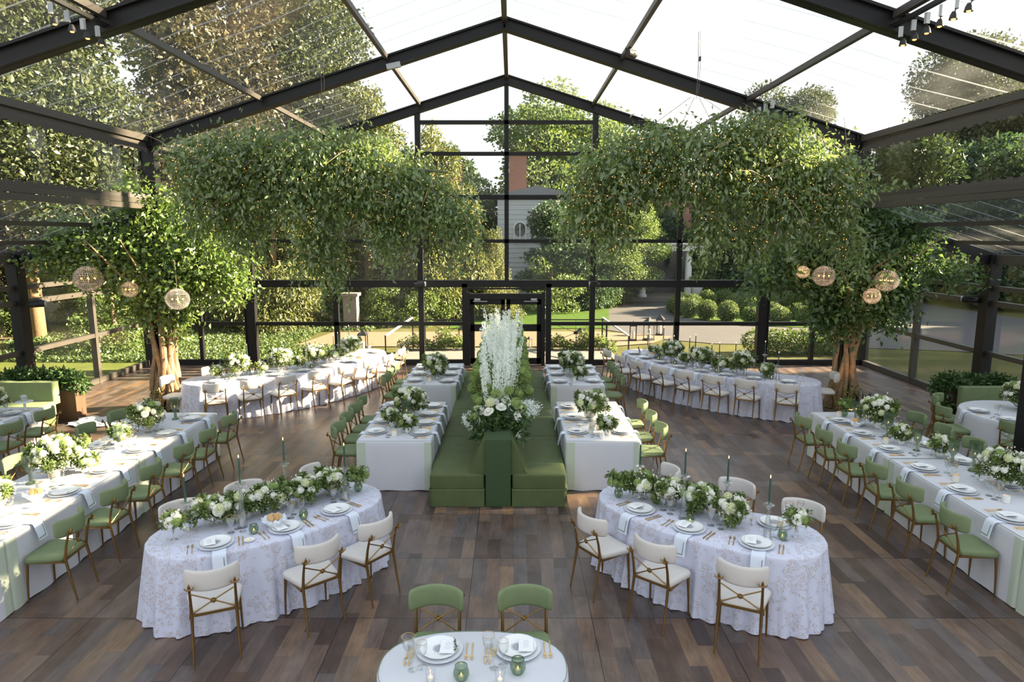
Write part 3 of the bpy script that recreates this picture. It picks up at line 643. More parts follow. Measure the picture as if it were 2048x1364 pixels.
for s, lab in ((-1, 'sloping handrail at the left end of the patio'), (1, 'sloping handrail at the right end of the patio')):
    t = thing('handrail', lab, 'handrail', (s*3.15, 20.6, -.08)); MB().beam((s*.55, -.6, .75), (0, 1.3, 1.08), .07, .04).build('rail_bar', M['metalgrey'], t)
    for p in ((s*.55, -.6, .37), (0, 1.3, .53)): MB().box(p, (.04, .04, p[2]*2)).build('rail_post', M['black'], t)
def lantern():
    t = thing('lantern', '', 'lantern'); m = MB(); m.box((0, 0, .02), (.24, .24, .04)); m.box((0, 0, .50), (.24, .24, .03))
    for a in (-1, 1):
        for b in (-1, 1): m.box((a*.1, b*.1, .26), (.02, .02, .48))
    m.add([(-.13, -.13, .51), (.13, -.13, .51), (.13, .13, .51), (-.13, .13, .51), (0, 0, .66)], [(0, 1, 4), (1, 2, 4), (2, 3, 4), (3, 0, 4)]); m.build('lantern_frame', M['black'], t)
    MB().lathe([(.045, .04), (.045, .3), (.01, .305)], 12).build('pillar_candle', M['wax'], t, True); return t
LAN = Kind(lantern)
for x, y, s, lab in ((2.55, 23.0, 1, 'black lantern behind the right railing'), (-1.65, 23.6, 1, 'black lantern behind the left railing'), (4.6, 24.2, 1.1, 'white-candle lantern on the path by the right corner of the railing'), (5.2, 24.3, 1.3, 'larger dark lantern beside the white-candle lantern'),
    (5.9, 25.6, 1.2, 'dark lantern farthest along the path to the right'), (-13.0, 20.9, 1.2, 'tall lantern on the walk outside the left wall'), (-4.75, 21.6, 1.2, 'pale lantern on the path behind the far left table'), (.75, 22.6, .6, 'small lantern seen through the right door leaf')): LAN((x, y, GZ+.02), x, lab, None, s)
# climbing greenery at the railings
for x0, lab in ((-3.4, 'leafy swag along the left patio railing'), (1.3, 'leafy swag along the right patio railing')):
    t = thing('railing_swag', lab, 'greenery', (x0, 21.7, -.05)); foliage('foliage', 2600, [(i*.35, 0, .18+.12*math.sin(i*1.7), .26, .2, .2) for i in range(7)]+[(1.3, 0, .45, .3, .2, .3)], .085, M['leaf'], 8, t, shell=.2)
# bench seen through the near right glass
t = thing('garden_bench', 'yellow wooden bench on the right lawn seen through the glass', 'bench', (19.6, 19.6, GZ), .9)
m = MB(); m.box((0, 0, .45), (1.6, .45, .05)); m.build('seat', M['wood'], t)
for z in (.65, .8): MB().box((0, .25, z), (1.6, .04, .1)).build('back_slat', M['wood'], t)
for a in (-.75, .75): MB().box((a, 0, .22), (.06, .4, .44)).build('leg', M['wood'], t)
# ------------------------------------------------------------ chairs
def rrect(w_, d, r, n=5, w2=None):
    """rounded outline; w half width at +y, w2 half width at -y"""
    w2 = w2 or w_; pts = []
    for (cx, cy, a0, ww) in ((w_-r, d-r, 0, w_), (-(w_-r), d-r, 90, w_), (-(w2-r), -d+r, 180, w2), (w2-r, -d+r, 270, w2)):
        for i in range(n+1):
            a = R(a0+90*i/n); pts.append((cx+r*math.cos(a), cy+r*math.sin(a)))
    return pts
def cushion(out, c, prof):
    """prof: (scale, z) rings"""
    return [[(c[0]+(x)*s_, c[1]+(y)*s_, z) for x, y in out] for s_, z in prof]
def make_chair(kind):
    fab = M['cream'] if kind == 'cream' else M['velvet']
    def fn():
        t = thing('dining_chair', '', 'chair')
        m = MB(); o = rrect(.235, .20, .07, 5, .195)
        m.rings(cushion(o, (0, -.002), [(.93, .425), (.985, .432), (1, .45), (1, .468), (.96, .482), (.8, .492), (.4, .499), (.05, .5)])); m.build('seat', fab, t, True, 60)
        # curved backrest, lofted along its width
        Rr = .25; hw = .262; loops = []; nS = 22
        for i in range(nS+1):
            u = -1+2*i/nS; s0 = hw*math.copysign(1-(1-abs(u))**1.25, u) if abs(u) > .7 else hw*u*(1-(1-.7)**1.25)/.7
            e = max(0., (abs(s0)-(hw-.04))/.04); k = math.sqrt(max(0.02, 1-e*e)); hh = .092-.038*(1-k); th = .021*(.35+.65*k); a = s0/Rr; ring = []
            for j in range(14):
                b = 2*PI*j/14; cz = math.copysign(abs(math.sin(b))**.45, math.sin(b)); ct = math.copysign(abs(math.cos(b))**.7, math.cos(b)); r = Rr+th*ct
                ring.append((r*math.sin(a), -.262+Rr-r*math.cos(a), .772+hh*cz))
            loops.append(ring)
        m = MB(); m.rings(loops); m.build('backrest', fab, t, True, 60)
        for s_ in (-1, 1):
            MB().tube([(s_*.212, .185, 0), (s_*.208, .178, .2), (s_*.2, .165, .43)], [.0085, .0115, .016], 8).build('leg', M['gold'], t, True)
            MB().tube([(s_*.188, -.285, 0), (s_*.184, -.245, .2), (s_*.18, -.2, .45), (s_*.18, -.225, .6), (s_*.18, -.262, .735)], [.0085, .012, .0155, .0125, .0105], 8).build('leg', M['gold'], t, True)
            b = MB(); p = Vector((s_*.18, -.29, .73))
            b.tube([p+Vector((0, .01, -.01)), p+Vector((0, -.002, .03)), p+Vector((0, 0, .055))], [.011, .013, .002], 6)
            for q_ in (-1, 1): b.tube([p, p+Vector((q_*.018, -.004, .004)), p+Vector((q_*.034, -.004, .018)), p+Vector((q_*.036, -.002, .03))], [.007, .0075, .006, .001], 6)
            b.sphere(p+Vector((0, 0, -.002)), .013, 8, 5); b.build('leaf_bracket', M['gold'], t, True)
            MB().box((s_*.195, -.015, .425), (.016, .36, .022)).build('side_rail', M['gold'], t)
        m = MB(); m.box((0, -.205, .447), (.35, .018, .024)); m.build('back_rail', M['gold'], t)
        m = MB(); c = Vector((0, -.236, .575))
        for s_ in (-1, 1): m.tube([(s_*.175, -.25, .67), c, (-s_*.172, -.208, .468)], .0062, 6)
        xb = m.build('crossed_back_bars', M['gold'], t, True)
        m = MB(); m.sphere(c+Vector((0, -.008, 0)), .014, 8, 6, (1, .7, 1))
        for i in range(8): m.sphere(c+Vector((.019*math.cos(PI*i/4), -.004, .019*math.sin(PI*i/4))), .0085, 6, 4, (1, .6, 1))
        m.build('rosette', M['gold'], xb, True)
        return t
    return Kind(fn)
CH = {'cream': make_chair('cream'), 'green': make_chair('green')}
def chair(kind, bx, by, face, label, group):
    """bx,by = middle of the backrest, face = direction the sitter looks"""
    ox = bx+.25*math.cos(face); oy = by+.25*math.sin(face)
    return CH[kind]((ox, oy, .002), face-PI/2, label, group)

# ------------------------------------------------------------ tables and cloths
def dense(poly, step, closed=True):
    out = []; n = len(poly)
    for i in range(n if closed else n-1):
        x0, y0 = poly[i]; x1, y1 = poly[(i+1) % n]; L = math.hypot(x1-x0, y1-y0); k = max(1, round(L/step))
        for j in range(k): out.append((x0+(x1-x0)*j/k, y0+(y1-y0)*j/k))
    return out
def normals(p):
    n = len(p); out = []
    for i in range(n):
        x0, y0 = p[i-1]; x1, y1 = p[(i+1) % n]; dx, dy = x1-x0, y1-y0; L = math.hypot(dx, dy) or 1; out.append((dy/L, -dx/L))
    return out
def cloth(name, poly, zt, mt, label, group, amp=.035, flare=.07, freq=17, seed=1, drop=0.008, corners=None, piping=False, hang=None):
    """ccw outline draped to the floor; corners: sage panels near these points"""
    p = dense(poly, .028); N = normals(p); n = len(p); q = random.Random(seed); ph = [q.uniform(0, 6.28) for _ in range(4)]
    s = [0]
    for i in range(n): s.append(s[-1]+math.dist(p[i], p[(i+1) % n]))
    Lt = s[-1]; k1 = round(Lt*freq/6.28); k2 = round(Lt*freq*.43/6.28); k3 = round(Lt*freq*1.9/6.28)
    levels = [0, .008, .02, .08, .18, .3, .42, .54, .66, zt-drop]
    ringsv = []
    for li, d in enumerate(levels):
        t = d/(zt-drop); ring = []
        for i in range(n):
            u = 2*PI*s[i]/Lt
            wv = amp*(t**.8)*(.62*math.sin(k1*u+ph[0]+.8*math.sin(k2*u+ph[2]))+.38*math.sin(k2*u+ph[1])+.2*math.sin(k3*u+ph[3]))
            off = (0 if li == 0 else .008 if li == 1 else .012) + flare*t**1.1 + wv
            if li == 0: off = -.004
            ring.append((p[i][0]+N[i][0]*off, p[i][1]+N[i][1]*off, zt-d+(.006*math.sin(k1*u+1) if li == len(levels)-1 else 0)))
        ringsv.append(ring)
    root = tag(bpy.data.objects.new(name, None), label, 'tablecloth', group); COL.objects.link(root)
    A = MB(); B = MB(); vs = [v for r in ringsv for v in r]
    fa = []; fb = []
    for j in range(n):
        insage = corners and any(math.dist(p[j], c) < .115 for c in corners)
        for i in range(len(levels)-1):
            f = ((i+1)*n+j, (i+1)*n+(j+1) % n, i*n+(j+1) % n, i*n+j); (fb if insage and i > 1 else fa).append(f)
    A.add(vs, fa+[tuple(range(n))])
    A.build('drape', mt, root, True, 50)
    if fb:
        # one panel per corner
        used = {}
        for f in fb:
            j = f[0] % n; c = min(range(len(corners)), key=lambda k: math.dist(p[j], corners[k])); used.setdefault(c, []).append(f)
        for c, fs in used.items():
            ids = sorted({i for f in fs for i in f}); mp = {a: b_ for b_, a in enumerate(ids)}
            MB().add([vs[i] for i in ids], [tuple(mp[i] for i in f) for f in fs]).build('corner_panel', M['sage'], root, True, 50)
    if piping:
        loop = [(x+N[i][0]*.004, y+N[i][1]*.004, zt+.001) for i, (x, y) in enumerate(p)]
        MB().tube(loop[::2]+[loop[0]], .0022, 5, False).build('piping', M['piping'], root, True)
    return root
def table(poly, zt, label, legs, cat='table'):
    t = thing('banquet_table', label, cat, (0, 0, 0)); n = len(poly)
    m = MB(); sh = [(x, y) for x, y in poly]; cx = sum(x for x, y in sh)/n; cy = sum(y for x, y in sh)/n
    m.rings([[(cx+(x-cx)*.985, cy+(y-cy)*.985, z) for x, y in sh] for z in (zt-.035, zt-.012)]); m.build('tabletop', M['wood'], t)
    for x, y in legs: MB().tube([(x, y, 0), (x, y, zt-.035)], .016, 8).build('leg', M['metalgrey'], t, True)
    return t
def arc_poly(cx, cy, r0, r1, a0, a1, n=26):
    rm = (r0+r1)/2; h = (r1-r0)/2; P = []
    for i in range(n+1): a = R(a0+(a1-a0)*i/n); P.append((cx+r1*math.cos(a), cy+r1*math.sin(a)))
    ex, ey = cx+rm*math.cos(R(a1)), cy+rm*math.sin(R(a1))
    for i in range(1, 12): b = R(a1)+PI*i/12; P.append((ex+h*math.cos(b), ey+h*math.sin(b)))
    for i in range(n+1): a = R(a1+(a0-a1)*i/n); P.append((cx+r0*math.cos(a), cy+r0*math.sin(a)))
    ex, ey = cx+rm*math.cos(R(a0)), cy+rm*math.sin(R(a0))
    for i in range(1, 12): b = R(a0)+PI+PI*i/12; P.append((ex+h*math.cos(b), ey+h*math.sin(b)))
    return P
ZT = .75
ARC = {'NL': (-3.62, 8.13, 1.5, 2.5, -70, -28, 'near left'), 'NR': (3.42, 8.13, 1.5, 2.5, 208, 250, 'near right'),
       'FL': (-7.8, 17.3, 3.7, 4.75, -66, -8, 'far left'), 'FR': (7.65, 17.25, 3.68, 4.72, 188, 246, 'far right')}
for k, (cx, cy, r0, r1, a0, a1, nm) in ARC.items():
    P = arc_poly(cx, cy, r0, r1, a0, a1); rm = (r0+r1)/2
    legs = [(cx+r*math.cos(R(a)), cy+r*math.sin(R(a))) for a in (a0, (a0+a1)/2, a1) for r in (r0+.12, r1-.12)]
    table(P, ZT-.003, 'curved banquet table hidden under the %s floral cloth' % nm, legs)
    cloth('floral_tablecloth', P, ZT, M['floral'], '%s curved white tablecloth with taupe sprays' % nm, 'floral tablecloths on the curved tables', amp=.052 if k[0] == 'N' else .045, flare=.075, freq=33 if k[0] == 'N' else 30, seed=ord(k[0])+ord(k[1]))
RECT = {}
def rect_table(key, x0, x1, y0, y1, where):
    P = [(x0, y0), (x1, y0), (x1, y1), (x0, y1)]
    pr = []
    for (x, y), (a, b) in zip(P, ((0, 0), (1, 0), (1, 1), (0, 1))):
        r = .012; ex = x+(r if a == 0 else -r); ey = y+(r if b == 0 else -r)
        for i in range(4): an = R({(0, 0): 180, (1, 0): 270, (1, 1): 0, (0, 1): 90}[(a, b)]+30*i); pr.append((ex+r*math.cos(an), ey+r*math.sin(an)))
    table(P, ZT-.003, 'rectangular banquet table hidden under the %s cloth' % where, [(x, y) for x in (x0+.1, x1-.1) for y in (y0+.1, y1-.1)])
    cloth('white_tablecloth', pr, ZT, M['linen'], 'white cloth with sage corners on the %s' % where, 'white tablecloths with sage corners', amp=.009, flare=.012, freq=15, seed=len(RECT)*7+3, corners=P, piping=True)
    RECT[key] = (x0, x1, y0, y1)
rect_table('CLn', -2.10, -1.03, 9.3, 11.62, 'nearer table left of the bench'); rect_table('CLf', -2.04, -.97, 12.93, 15.2, 'farther table left of the bench')
rect_table('CRn', .94, 2.01, 9.3, 11.62, 'nearer table right of the bench'); rect_table('CRf', .92, 1.99, 12.88, 15.1, 'farther table right of the bench')
rect_table('OLa', -5.90, -4.82, 8.52, 10.86, 'long left row, far table'); rect_table('OLb', -5.90, -4.82, 6.14, 8.48, 'long left row, middle table'); rect_table('OLc', -5.90, -4.82, 3.75, 6.10, 'long left row, nearest table')
rect_table('ORa', 5.19, 6.27, 8.55, 10.90, 'long right row, far table'); rect_table('ORb', 5.19, 6.27, 6.17, 8.51, 'long right row, middle table'); rect_table('ORc', 5.19, 6.27, 3.78, 6.13, 'long right row, nearest table')
rect_table('SL', -9.05, -7.97, 8.85, 11.2, 'side table at the left edge')
def sup(cx, cy, a, b, e, n=64): return [(cx+a*math.copysign(abs(math.cos(2*PI*i/n))**(2/e), math.cos(2*PI*i/n)), cy+b*math.copysign(abs(math.sin(2*PI*i/n))**(2/e), math.sin(2*PI*i/n))) for i in range(n)]
P = sup(8.72, 10.78, .93, .93, 2.0); table(P, ZT-.003, 'round banquet table hidden under the cloth at the right edge', [(8.3, 10.4), (9.1, 10.4), (9.1, 11.1), (8.3, 11.1)])
cloth('white_tablecloth', P, ZT, M['linen'], 'white cloth on the round table at the right edge', None, amp=.03, flare=.06, freq=13, seed=5, corners=[(8.06, 10.12)], piping=True)
P = sup(-.12, 4.2, .645, .41, 2.4); table(P, ZT-.003, 'oval banquet table hidden under the foreground cloth', [(-.45, 4.0), (.2, 4.0), (.2, 4.4), (-.45, 4.4)])
cloth('white_tablecloth', P, ZT, M['linen'], 'white cloth with green piping on the small foreground table', None, amp=.02, flare=.03, freq=14, seed=9, piping=True)
# ------------------------------------------------------------ seats
ORD = ['first', 'second', 'third', 'fourth', 'fifth', 'sixth', 'seventh', 'eighth', 'ninth']
def face_to(x, y, tx, ty): return math.atan2(ty-y, tx-x)
g1 = 'cream chairs around the floral tables'; g2 = 'green velvet chairs at the white tables'
def arc_chairs(key, pts, side, fromwhere, inward):
    cx, cy, r0, r1, a0, a1, nm = ARC[key]
    for i, (x, y) in enumerate(pts):
        f = face_to(x, y, cx, cy) + (0 if inward else PI)
        chair('cream', x, y, f, 'cream chair, %s from the %s on the %s side of the %s floral table' % (ORD[i], fromwhere, side, nm), g1)
def pol(key, a, r): cx, cy = ARC[key][:2]; return (cx+r*math.cos(R(a)), cy+r*math.sin(R(a)))
arc_chairs('NL', [pol('NL', a, 3.04) for a in (-67, -49, -36)], 'front', 'left', True)
arc_chairs('NR', [pol('NR', a, 3.02) for a in (213.6, 229, 245)], 'front', 'left', True)
def back_chair(key, x, y, txt):
    cx, cy = ARC[key][:2]; f = face_to(cx, cy, x, y)
    if 'left' in txt[:20] and key == 'NL': f = face_to(x, y, -2.95, 6.15)
    if 'right' in txt[:20] and key == 'NR': f = face_to(x, y, 2.8, 6.15)
    chair('cream', x, y, f, txt, g1)
for (x, y), n_ in zip([(-3.46, 6.86), (-3.02, 7.42), (-2.43, 7.9)], ('left', 'middle', 'right')): back_chair('NL', x, y, 'cream chair, %s one behind the near left floral table' % n_)
for (x, y), n_ in zip([(2.19, 7.9), (2.84, 7.48), (3.34, 6.86)], ('left', 'middle', 'right')): back_chair('NR', x, y, 'cream chair, %s one behind the near right floral table' % n_)
arc_chairs('FL', [pol('FL', a, 5.25) for a in (-65, -57.5, -50, -42, -34, -25.5, -16.5, -7)], 'front', 'left', True)
arc_chairs('FR', [pol('FR', a, 5.23) for a in (188.5, 197.5, 206, 214, 221.5, 229, 236.5, 245)], 'front', 'left', True)
for (x, y, f), n_ in zip([(-6.95, 13.25, -.1), (-6.45, 14.3, -.9), (-5.5, 16.1, -.65)], ('at the left end near the trunk', 'behind its left end', 'behind its middle')): chair('cream', x, y, f, 'cream chair %s, far left floral table' % n_, g1)
chair('cream', 6.95, 13.6, PI-.25, 'cream chair at the right end of the far right floral table by the trunk', g1)
def row(kind, x, ys, f, fmt):
    for i, y in enumerate(ys): chair(kind, x+(.012*math.sin(i*5.1)), y, f+.05*math.sin(i*3.3+x), fmt % ORD[i], g2)
row('green', -2.57, (9.80, 10.36, 10.92, 11.46), 0, 'green chair, %s from the front at the nearer table left of the bench')
row('green', -2.50, (13.32, 13.95, 14.55), 0, 'green chair, %s from the front at the farther table left of the bench')
row('green', 2.48, (9.76, 10.46, 11.22), PI, 'green chair, %s from the front at the nearer table right of the bench')
row('green', 2.45, (13.34, 14.1, 14.75), PI, 'green chair, %s from the front at the farther table right of the bench')
row('green', -4.34, (6.50, 7.30, 8.08, 8.90, 9.62, 10.40), PI, 'green chair, %s from the front on the aisle side of the long left row')
row('green', -6.38, (8.28, 9.05, 9.74, 10.52), 0, 'green chair, %s from the front on the outer side of the long left row')
row('green', 4.72, (6.62, 7.40, 8.12, 8.90, 9.60, 10.30), 0, 'green chair, %s from the front on the aisle side of the long right row')
row('green', 6.75, (7.65, 8.38, 9.02, 9.70, 10.40), PI, 'green chair, %s from the front on the outer side of the long right row')
chair('green', -7.52, 10.72, PI, 'green chair at the far end of the side table on the left edge', g2); chair('green', -7.50, 9.95, PI, 'green chair cut by the left edge at the side table', g2)
chair('green', 7.80, 11.75, -.75, 'green chair behind the others at the round right-edge table', g2); chair('green', 7.38, 10.95, -.15, 'green chair left of the round right-edge table', g2); chair('green', 7.85, 9.85, .75, 'green chair in front of the round right-edge table by the column', g2)
chair('green', -.46, 5.08, -PI/2-.03, 'left green chair behind the foreground table', g2); chair('green', .25, 5.08, -PI/2+.06, 'right green chair behind the foreground table', g2)

# ------------------------------------------------------------ banquette
Bq = thing('banquette', 'long double-sided green velvet bench down the centre aisle', 'bench', (-.04, 0, 0))
y0, y1 = 8.72, 15.75
for s in (-1, 1):
    yy = [y0, 10.5, 12.2, 13.95, y1]
    for a, b in zip(yy, yy[1:]):
        m = MB(); o = rrect(.375, (b-a)/2-.006, .03, 3)
        m.rings([[(s*.565+x*k+0, (a+b)/2+y*(1-(1-k)*.12), z+(.012*math.sin(3*x)*0)) for x, y in o] for k, z in ((.99, .24), (1, .26), (1, .425), (.97, .448), (.8, .458), (.3, .462))])
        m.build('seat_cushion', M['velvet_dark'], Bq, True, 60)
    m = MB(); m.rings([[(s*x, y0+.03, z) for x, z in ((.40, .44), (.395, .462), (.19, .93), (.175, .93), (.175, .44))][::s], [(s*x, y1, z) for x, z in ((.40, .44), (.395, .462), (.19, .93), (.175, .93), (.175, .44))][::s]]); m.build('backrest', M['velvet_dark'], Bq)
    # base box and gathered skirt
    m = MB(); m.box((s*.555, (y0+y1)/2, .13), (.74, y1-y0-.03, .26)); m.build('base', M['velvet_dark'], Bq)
    m = MB(); n = 60; vs = []; fs = []
    path = [(s*.19, y0-.012)]+[(s*(.19+.755*i/14), y0-.012) for i in range(1, 15)]+[(s*.948, y0+.12*i) for i in range(1, 58)]
    for i, (x, y) in enumerate(path):
        w_ = .018*math.sin(i*1.1+.7*math.sin(i*.6)); front = i < 15
        for z, k in ((.235, 0), (.12, .5), (.006, 1)): vs.append((x+(0 if front else s*w_*k), y-(abs(w_)*k+.01*k if front else 0), z))
        if i:
            for j in (0, 1): a = 3*(i-1)+j; b = 3*i+j; fs.append((a, b, b+1, a+1))
    m.add(vs, fs).build('skirt', M['velvet_dark'], Bq, True, None)
    MB().tube([(s*.19, y0-.015, .24), (s*.95, y0-.015, .24), (s*.95, y1, .24)], .006, 6).build('skirt_piping', M['velvet'], Bq, True)
m = MB(); m.box((0, (y0+y1)/2-.01, .48), (.345, y1-y0+.03, .95)); m.build('divider', plain('green_felt_panel', (.052, .085, .040), .9, 0, .15, 30, .2, .1, 200), Bq)
# ------------------------------------------------------------ benches and planters at both edges
for s, x0, yb_, lab, lab2 in ((-1, -10.0, 12.6, 'green velvet bench beside the left planter', 'long planter of trailing greenery behind the left bench'), (1, 8.95, 12.15, 'green velvet bench behind the round right-edge table', 'long planter of trailing greenery behind the right bench')):
    t = thing('side_banquette', lab, 'bench', (8.8 if s > 0 else -10.05, yb_, 0)); L = 1.1
    m = MB(); o = rrect(L/2+.1, .09, .05, 3); m.rings([[(L/2+x, .25+y, z) for x, y in o] for z in (.4, .84)]); m.build('backrest', M['velvet'], t, True, 50)
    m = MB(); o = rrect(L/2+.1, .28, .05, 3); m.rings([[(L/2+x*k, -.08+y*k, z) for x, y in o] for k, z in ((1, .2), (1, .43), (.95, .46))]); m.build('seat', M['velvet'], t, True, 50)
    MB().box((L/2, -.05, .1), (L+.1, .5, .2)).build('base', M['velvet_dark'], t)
    t = thing('planter', lab2, 'planter', (9.25 if s > 0 else -9.35, yb_+.62, 0)); m = MB(); m.box((0, 0, .36), (1.4, .3, .72)); m.build('planter_box', plain('rusty_brown_planter', (.09, .045, .025), .8), t)
    foliage('foliage', 3600, [(-.68+i*.17, -.03, .8+.08*math.sin(i*2.2), .24, .22, .2) for i in range(9)]+[(-.7, -.15, .45, .12, .14, .4)], .085, M['leafd'], 12+s, t, shell=.2)
# ------------------------------------------------------------ tableware masters
def K(fn): return Kind(fn)
def f_charger():
    t = thing('charger_plate', '', 'plate'); MB().lathe([(.0001, .004), (.11, .004), (.165, .013), (.167, .017), (.11, .009), (.0001, .008)], 28).build('dish', M['marble'], t, True); return t
CHG = K(f_charger)
def f_plate():
    t = thing('dinner_plate', '', 'plate'); MB().lathe([(.0001, .0), (.085, .0), (.135, .016), (.137, .0195), (.09, .008), (.0001, .007)], 28).build('dish', M['china'], t, True)
    m = MB(); m.lathe([(.0001, .0085), (.038, .0085), (.038, .0088), (.0001, .0089)], 20)
    for i in range(14):
        a = 2*PI*i/14; m.box((.045*math.cos(a), .045*math.sin(a), .0087), (.006, .012, .0006), a)
    m.build('crest', M['crest'], t); return t
PLT = K(f_plate)
def f_card():
    t = thing('menu_card', '', 'card'); MB().box((0, 0, .0008), (.105, .155, .0016)).build('sheet', M['paper'], t)
    m = MB()
    for i in range(5): m.box((0, .045-i*.018, .0019), (.05 if i % 2 else .036, .0035, .0004))
    m.build('printed_lines', M['ink'], t); return t
CARD = K(f_card)
def f_napkin():
    t = thing('napkin', '', 'napkin'); prof = [(.12, .002), (.02, .002), (0, .001), (-.014, -.006), (-.026, -.03), (-.046, -.10), (-.062, -.175)]
    m = MB(); n = len(prof); vs = []
    for th in (0, .005):
        for y, z in prof:
            for x in (-.062, -.03, 0, .03, .062): vs.append((x+.004*math.sin(z*30), y-(th if z < -.005 else 0)*1, z+(th if z >= -.005 else 0)+.002*math.sin(x*60)))
    fs = []
    for k in (0, 1):
        for i in range(n-1):
            for j in range(4):
                a = k*n*5+i*5+j; fs.append((a, a+1, a+6, a+5) if k else (a+5, a+6, a+1, a))
    for i in range(n-1):
        a = i*5; b = n*5+i*5; fs.append((a, b, b+5, a+5)); fs.append((a+4, a+9, b+9, b+4))
    a = (n-1)*5; b = n*5+a; fs += [(a+j, b+j, b+j+1, a+j+1) for j in range(4)]
    m.add(vs, fs).build('folded_cloth', M['napkin'], t, True, 50)
    m = MB(); m.beam((-.062, -.0655, -.150), (.038, -.0655, -.150), .003, .0055); m.tube([(.038, -.0370, -.03), (.038, -.0560, -.10), (.038, -.0665, -.152)], .0024, 5); m.build('embroidered_line', M['stripe'], t); return t
NAP = K(f_napkin)
def f_fork():
    t = thing('fork', '', 'fork'); m = MB(); m.tube([(0, -.095, .003), (0, -.06, .004), (0, .02, .003), (0, .045, .004)], [.0055, .004, .0026, .004], 6); m.box((0, .056, .004), (.021, .022, .002))
    for x in (-.0085, -.003, .003, .0085): m.box((x, .082, .0055), (.0028, .034, .002))
    m.build('tines', M['goldbright'], t, True); return t
FORK = K(lambda: tag(MB().tube([(0, -.095, .003), (0, -.06, .004), (0, .02, .003), (0, .045, .004)], [.0055, .004, .0026, .004], 6).box((0, .056, .004), (.021, .022, .002)).box((-.0085, .082, .0055), (.003, .034, .002)).box((-.0028, .082, .0055), (.003, .034, .002)).box((.0028, .082, .0055), (.003, .034, .002)).box((.0085, .082, .0055), (.003, .034, .002)).build('fork', M['goldbright']), '', 'fork'))
def f_knife():
    t = thing('table_knife', '', 'knife'); MB().tube([(0, -.105, .004), (0, -.06, .005), (0, .0, .004)], [.0065, .0055, .004], 6).build('handle', M['goldbright'], t, True)
    MB().rings([[(x, y, z) for x, y in ((-.004, 0), (.008, 0), (.0095, .06), (.006, .10), (-.004, .108))] for z in (.002, .0045)]).build('blade', M['goldbright'], t); return t
KNF = K(f_knife)
def stem(name, prof, liq, rim=True, cat='glass', n=18, lm='water', gm='glass', flute=0, fn=0):
    def fn_():
        t = thing(name, '', cat); MB().lathe(prof, n, flute=flute, fn=fn).build('bowl', M[gm], t, True)
        if rim: r, z = prof[-1]; MB().lathe([(r-.001, z-.002), (r+.001, z-.002), (r+.001, z+.0005), (r-.001, z+.0005), (r-.001, z-.002)], n, cap=(False, False)).build('gilt_rim', M['goldbright'], t)
        if liq: MB().lathe(liq, n).build('drink', M[lm], t, True)
        return t
    return K(fn_)
GOB = stem('water_goblet', [(.036, 0), (.036, .003), (.006, .008), (.0045, .05), (.009, .058), (.006, .066), (.022, .078), (.037, .105), (.042, .14), (.045, .172)], [(.0001, .074), (.021, .08), (.035, .105), (.039, .136), (.0001, .136)])
WIN = stem('wine_glass', [(.034, 0), (.034, .003), (.005, .008), (.004, .085), (.012, .094), (.034, .115), (.039, .15), (.036, .19)], None)
CHP = stem('champagne_glass', [(.03, 0), (.03, .003), (.005, .008), (.004, .075), (.01, .085), (.022, .115), (.026, .16), (.027, .205)], [(.0001, .083), (.01, .087), (.02, .115), (.023, .145), (.0001, .145)], False, lm='wine')
TUM = stem('water_tumbler', [(.030, 0), (.032, .004), (.036, .09)], None, False)
def setting(x, y, ang, where, lvl, group, side=1):
    """ang = direction the diner looks; lvl 2 full, 1 reduced"""
    c, s_ = math.cos(ang-PI/2), math.sin(ang-PI/2)
    def W(u, v): return (x+u*c-v*s_, y+u*s_+v*c)
    z = ZT+.004; rz = ang-PI/2
    def put(k, u, v, lab, grp, dz=0, dr=0, sc_=None): a, b = W(u, v); k((a, b, z+dz), rz+dr, lab, grp, sc_)
    put(CHG, 0, 0, 'grey-veined charger at '+where, 'charger plates', .004)
    put(PLT, 0, 0, 'white plate with grey crest at '+where, 'dinner plates', .0165)
    put(NAP, .03*side, -.222, 'hanging white napkin at '+where, 'napkins hanging at the settings', .001)
    if lvl > 1:
        put(CARD, -.055*side, .0, 'white menu card on plate at '+where, 'menu cards', .037, .06)
        put(FORK, -.245, -.02, 'outer gold fork at '+where, 'gold forks'); put(FORK, -.205, -.02, 'inner gold fork at '+where, 'gold forks')
        put(KNF, .205, -.02, 'inner gold knife at '+where, 'gold knives'); put(KNF, .24, -.02, 'outer gold knife at '+where, 'gold knives')
        put(GOB, .14, .215, 'water goblet at '+where, 'water goblets'); put(WIN, .25, .20, 'empty wine glass at '+where, 'wine glasses'); put(CHP, .20, .30 if lvl > 2 else .12+.165, 'champagne glass at '+where, 'champagne glasses')
    else:
        put(FORK, -.22, -.02, 'gold fork at '+where, 'gold forks'); put(KNF, .215, -.02, 'gold knife at '+where, 'gold knives')
        put(GOB, .15, .21, 'water goblet at '+where, 'water goblets'); put(WIN, .26, .22, 'empty wine glass at '+where, 'wine glasses')
def arc_set(key, angs, rr, inward, lvl, nm):
    cx, cy = ARC[key][:2]
    for i, a in enumerate(angs):
        x, y = pol(key, a, rr); f = face_to(x, y, cx, cy)+(0 if inward else PI); setting(x, y, f, '%s %s seat from left, %s' % (ORD[i], 'front' if inward else 'back', nm), lvl, None)
arc_set('NL', (-66.5, -50, -35), 2.29, True, 2, 'near left floral table'); arc_set('NR', (214.5, 230, 246.5), 2.29, True, 2, 'near right floral table')
setting(*pol('NR', 251, 1.74), R(71), 'the right back seat, near right floral table', 1, None)
arc_set('FL', (-64.5, -57, -49.5, -41.5, -33.5, -25, -16.5, -8.5), 4.53, True, 1, 'far left floral table')
arc_set('FR', (190, 198, 206, 214, 221.5, 229, 236.5, 245), 4.50, True, 1, 'far right floral table')
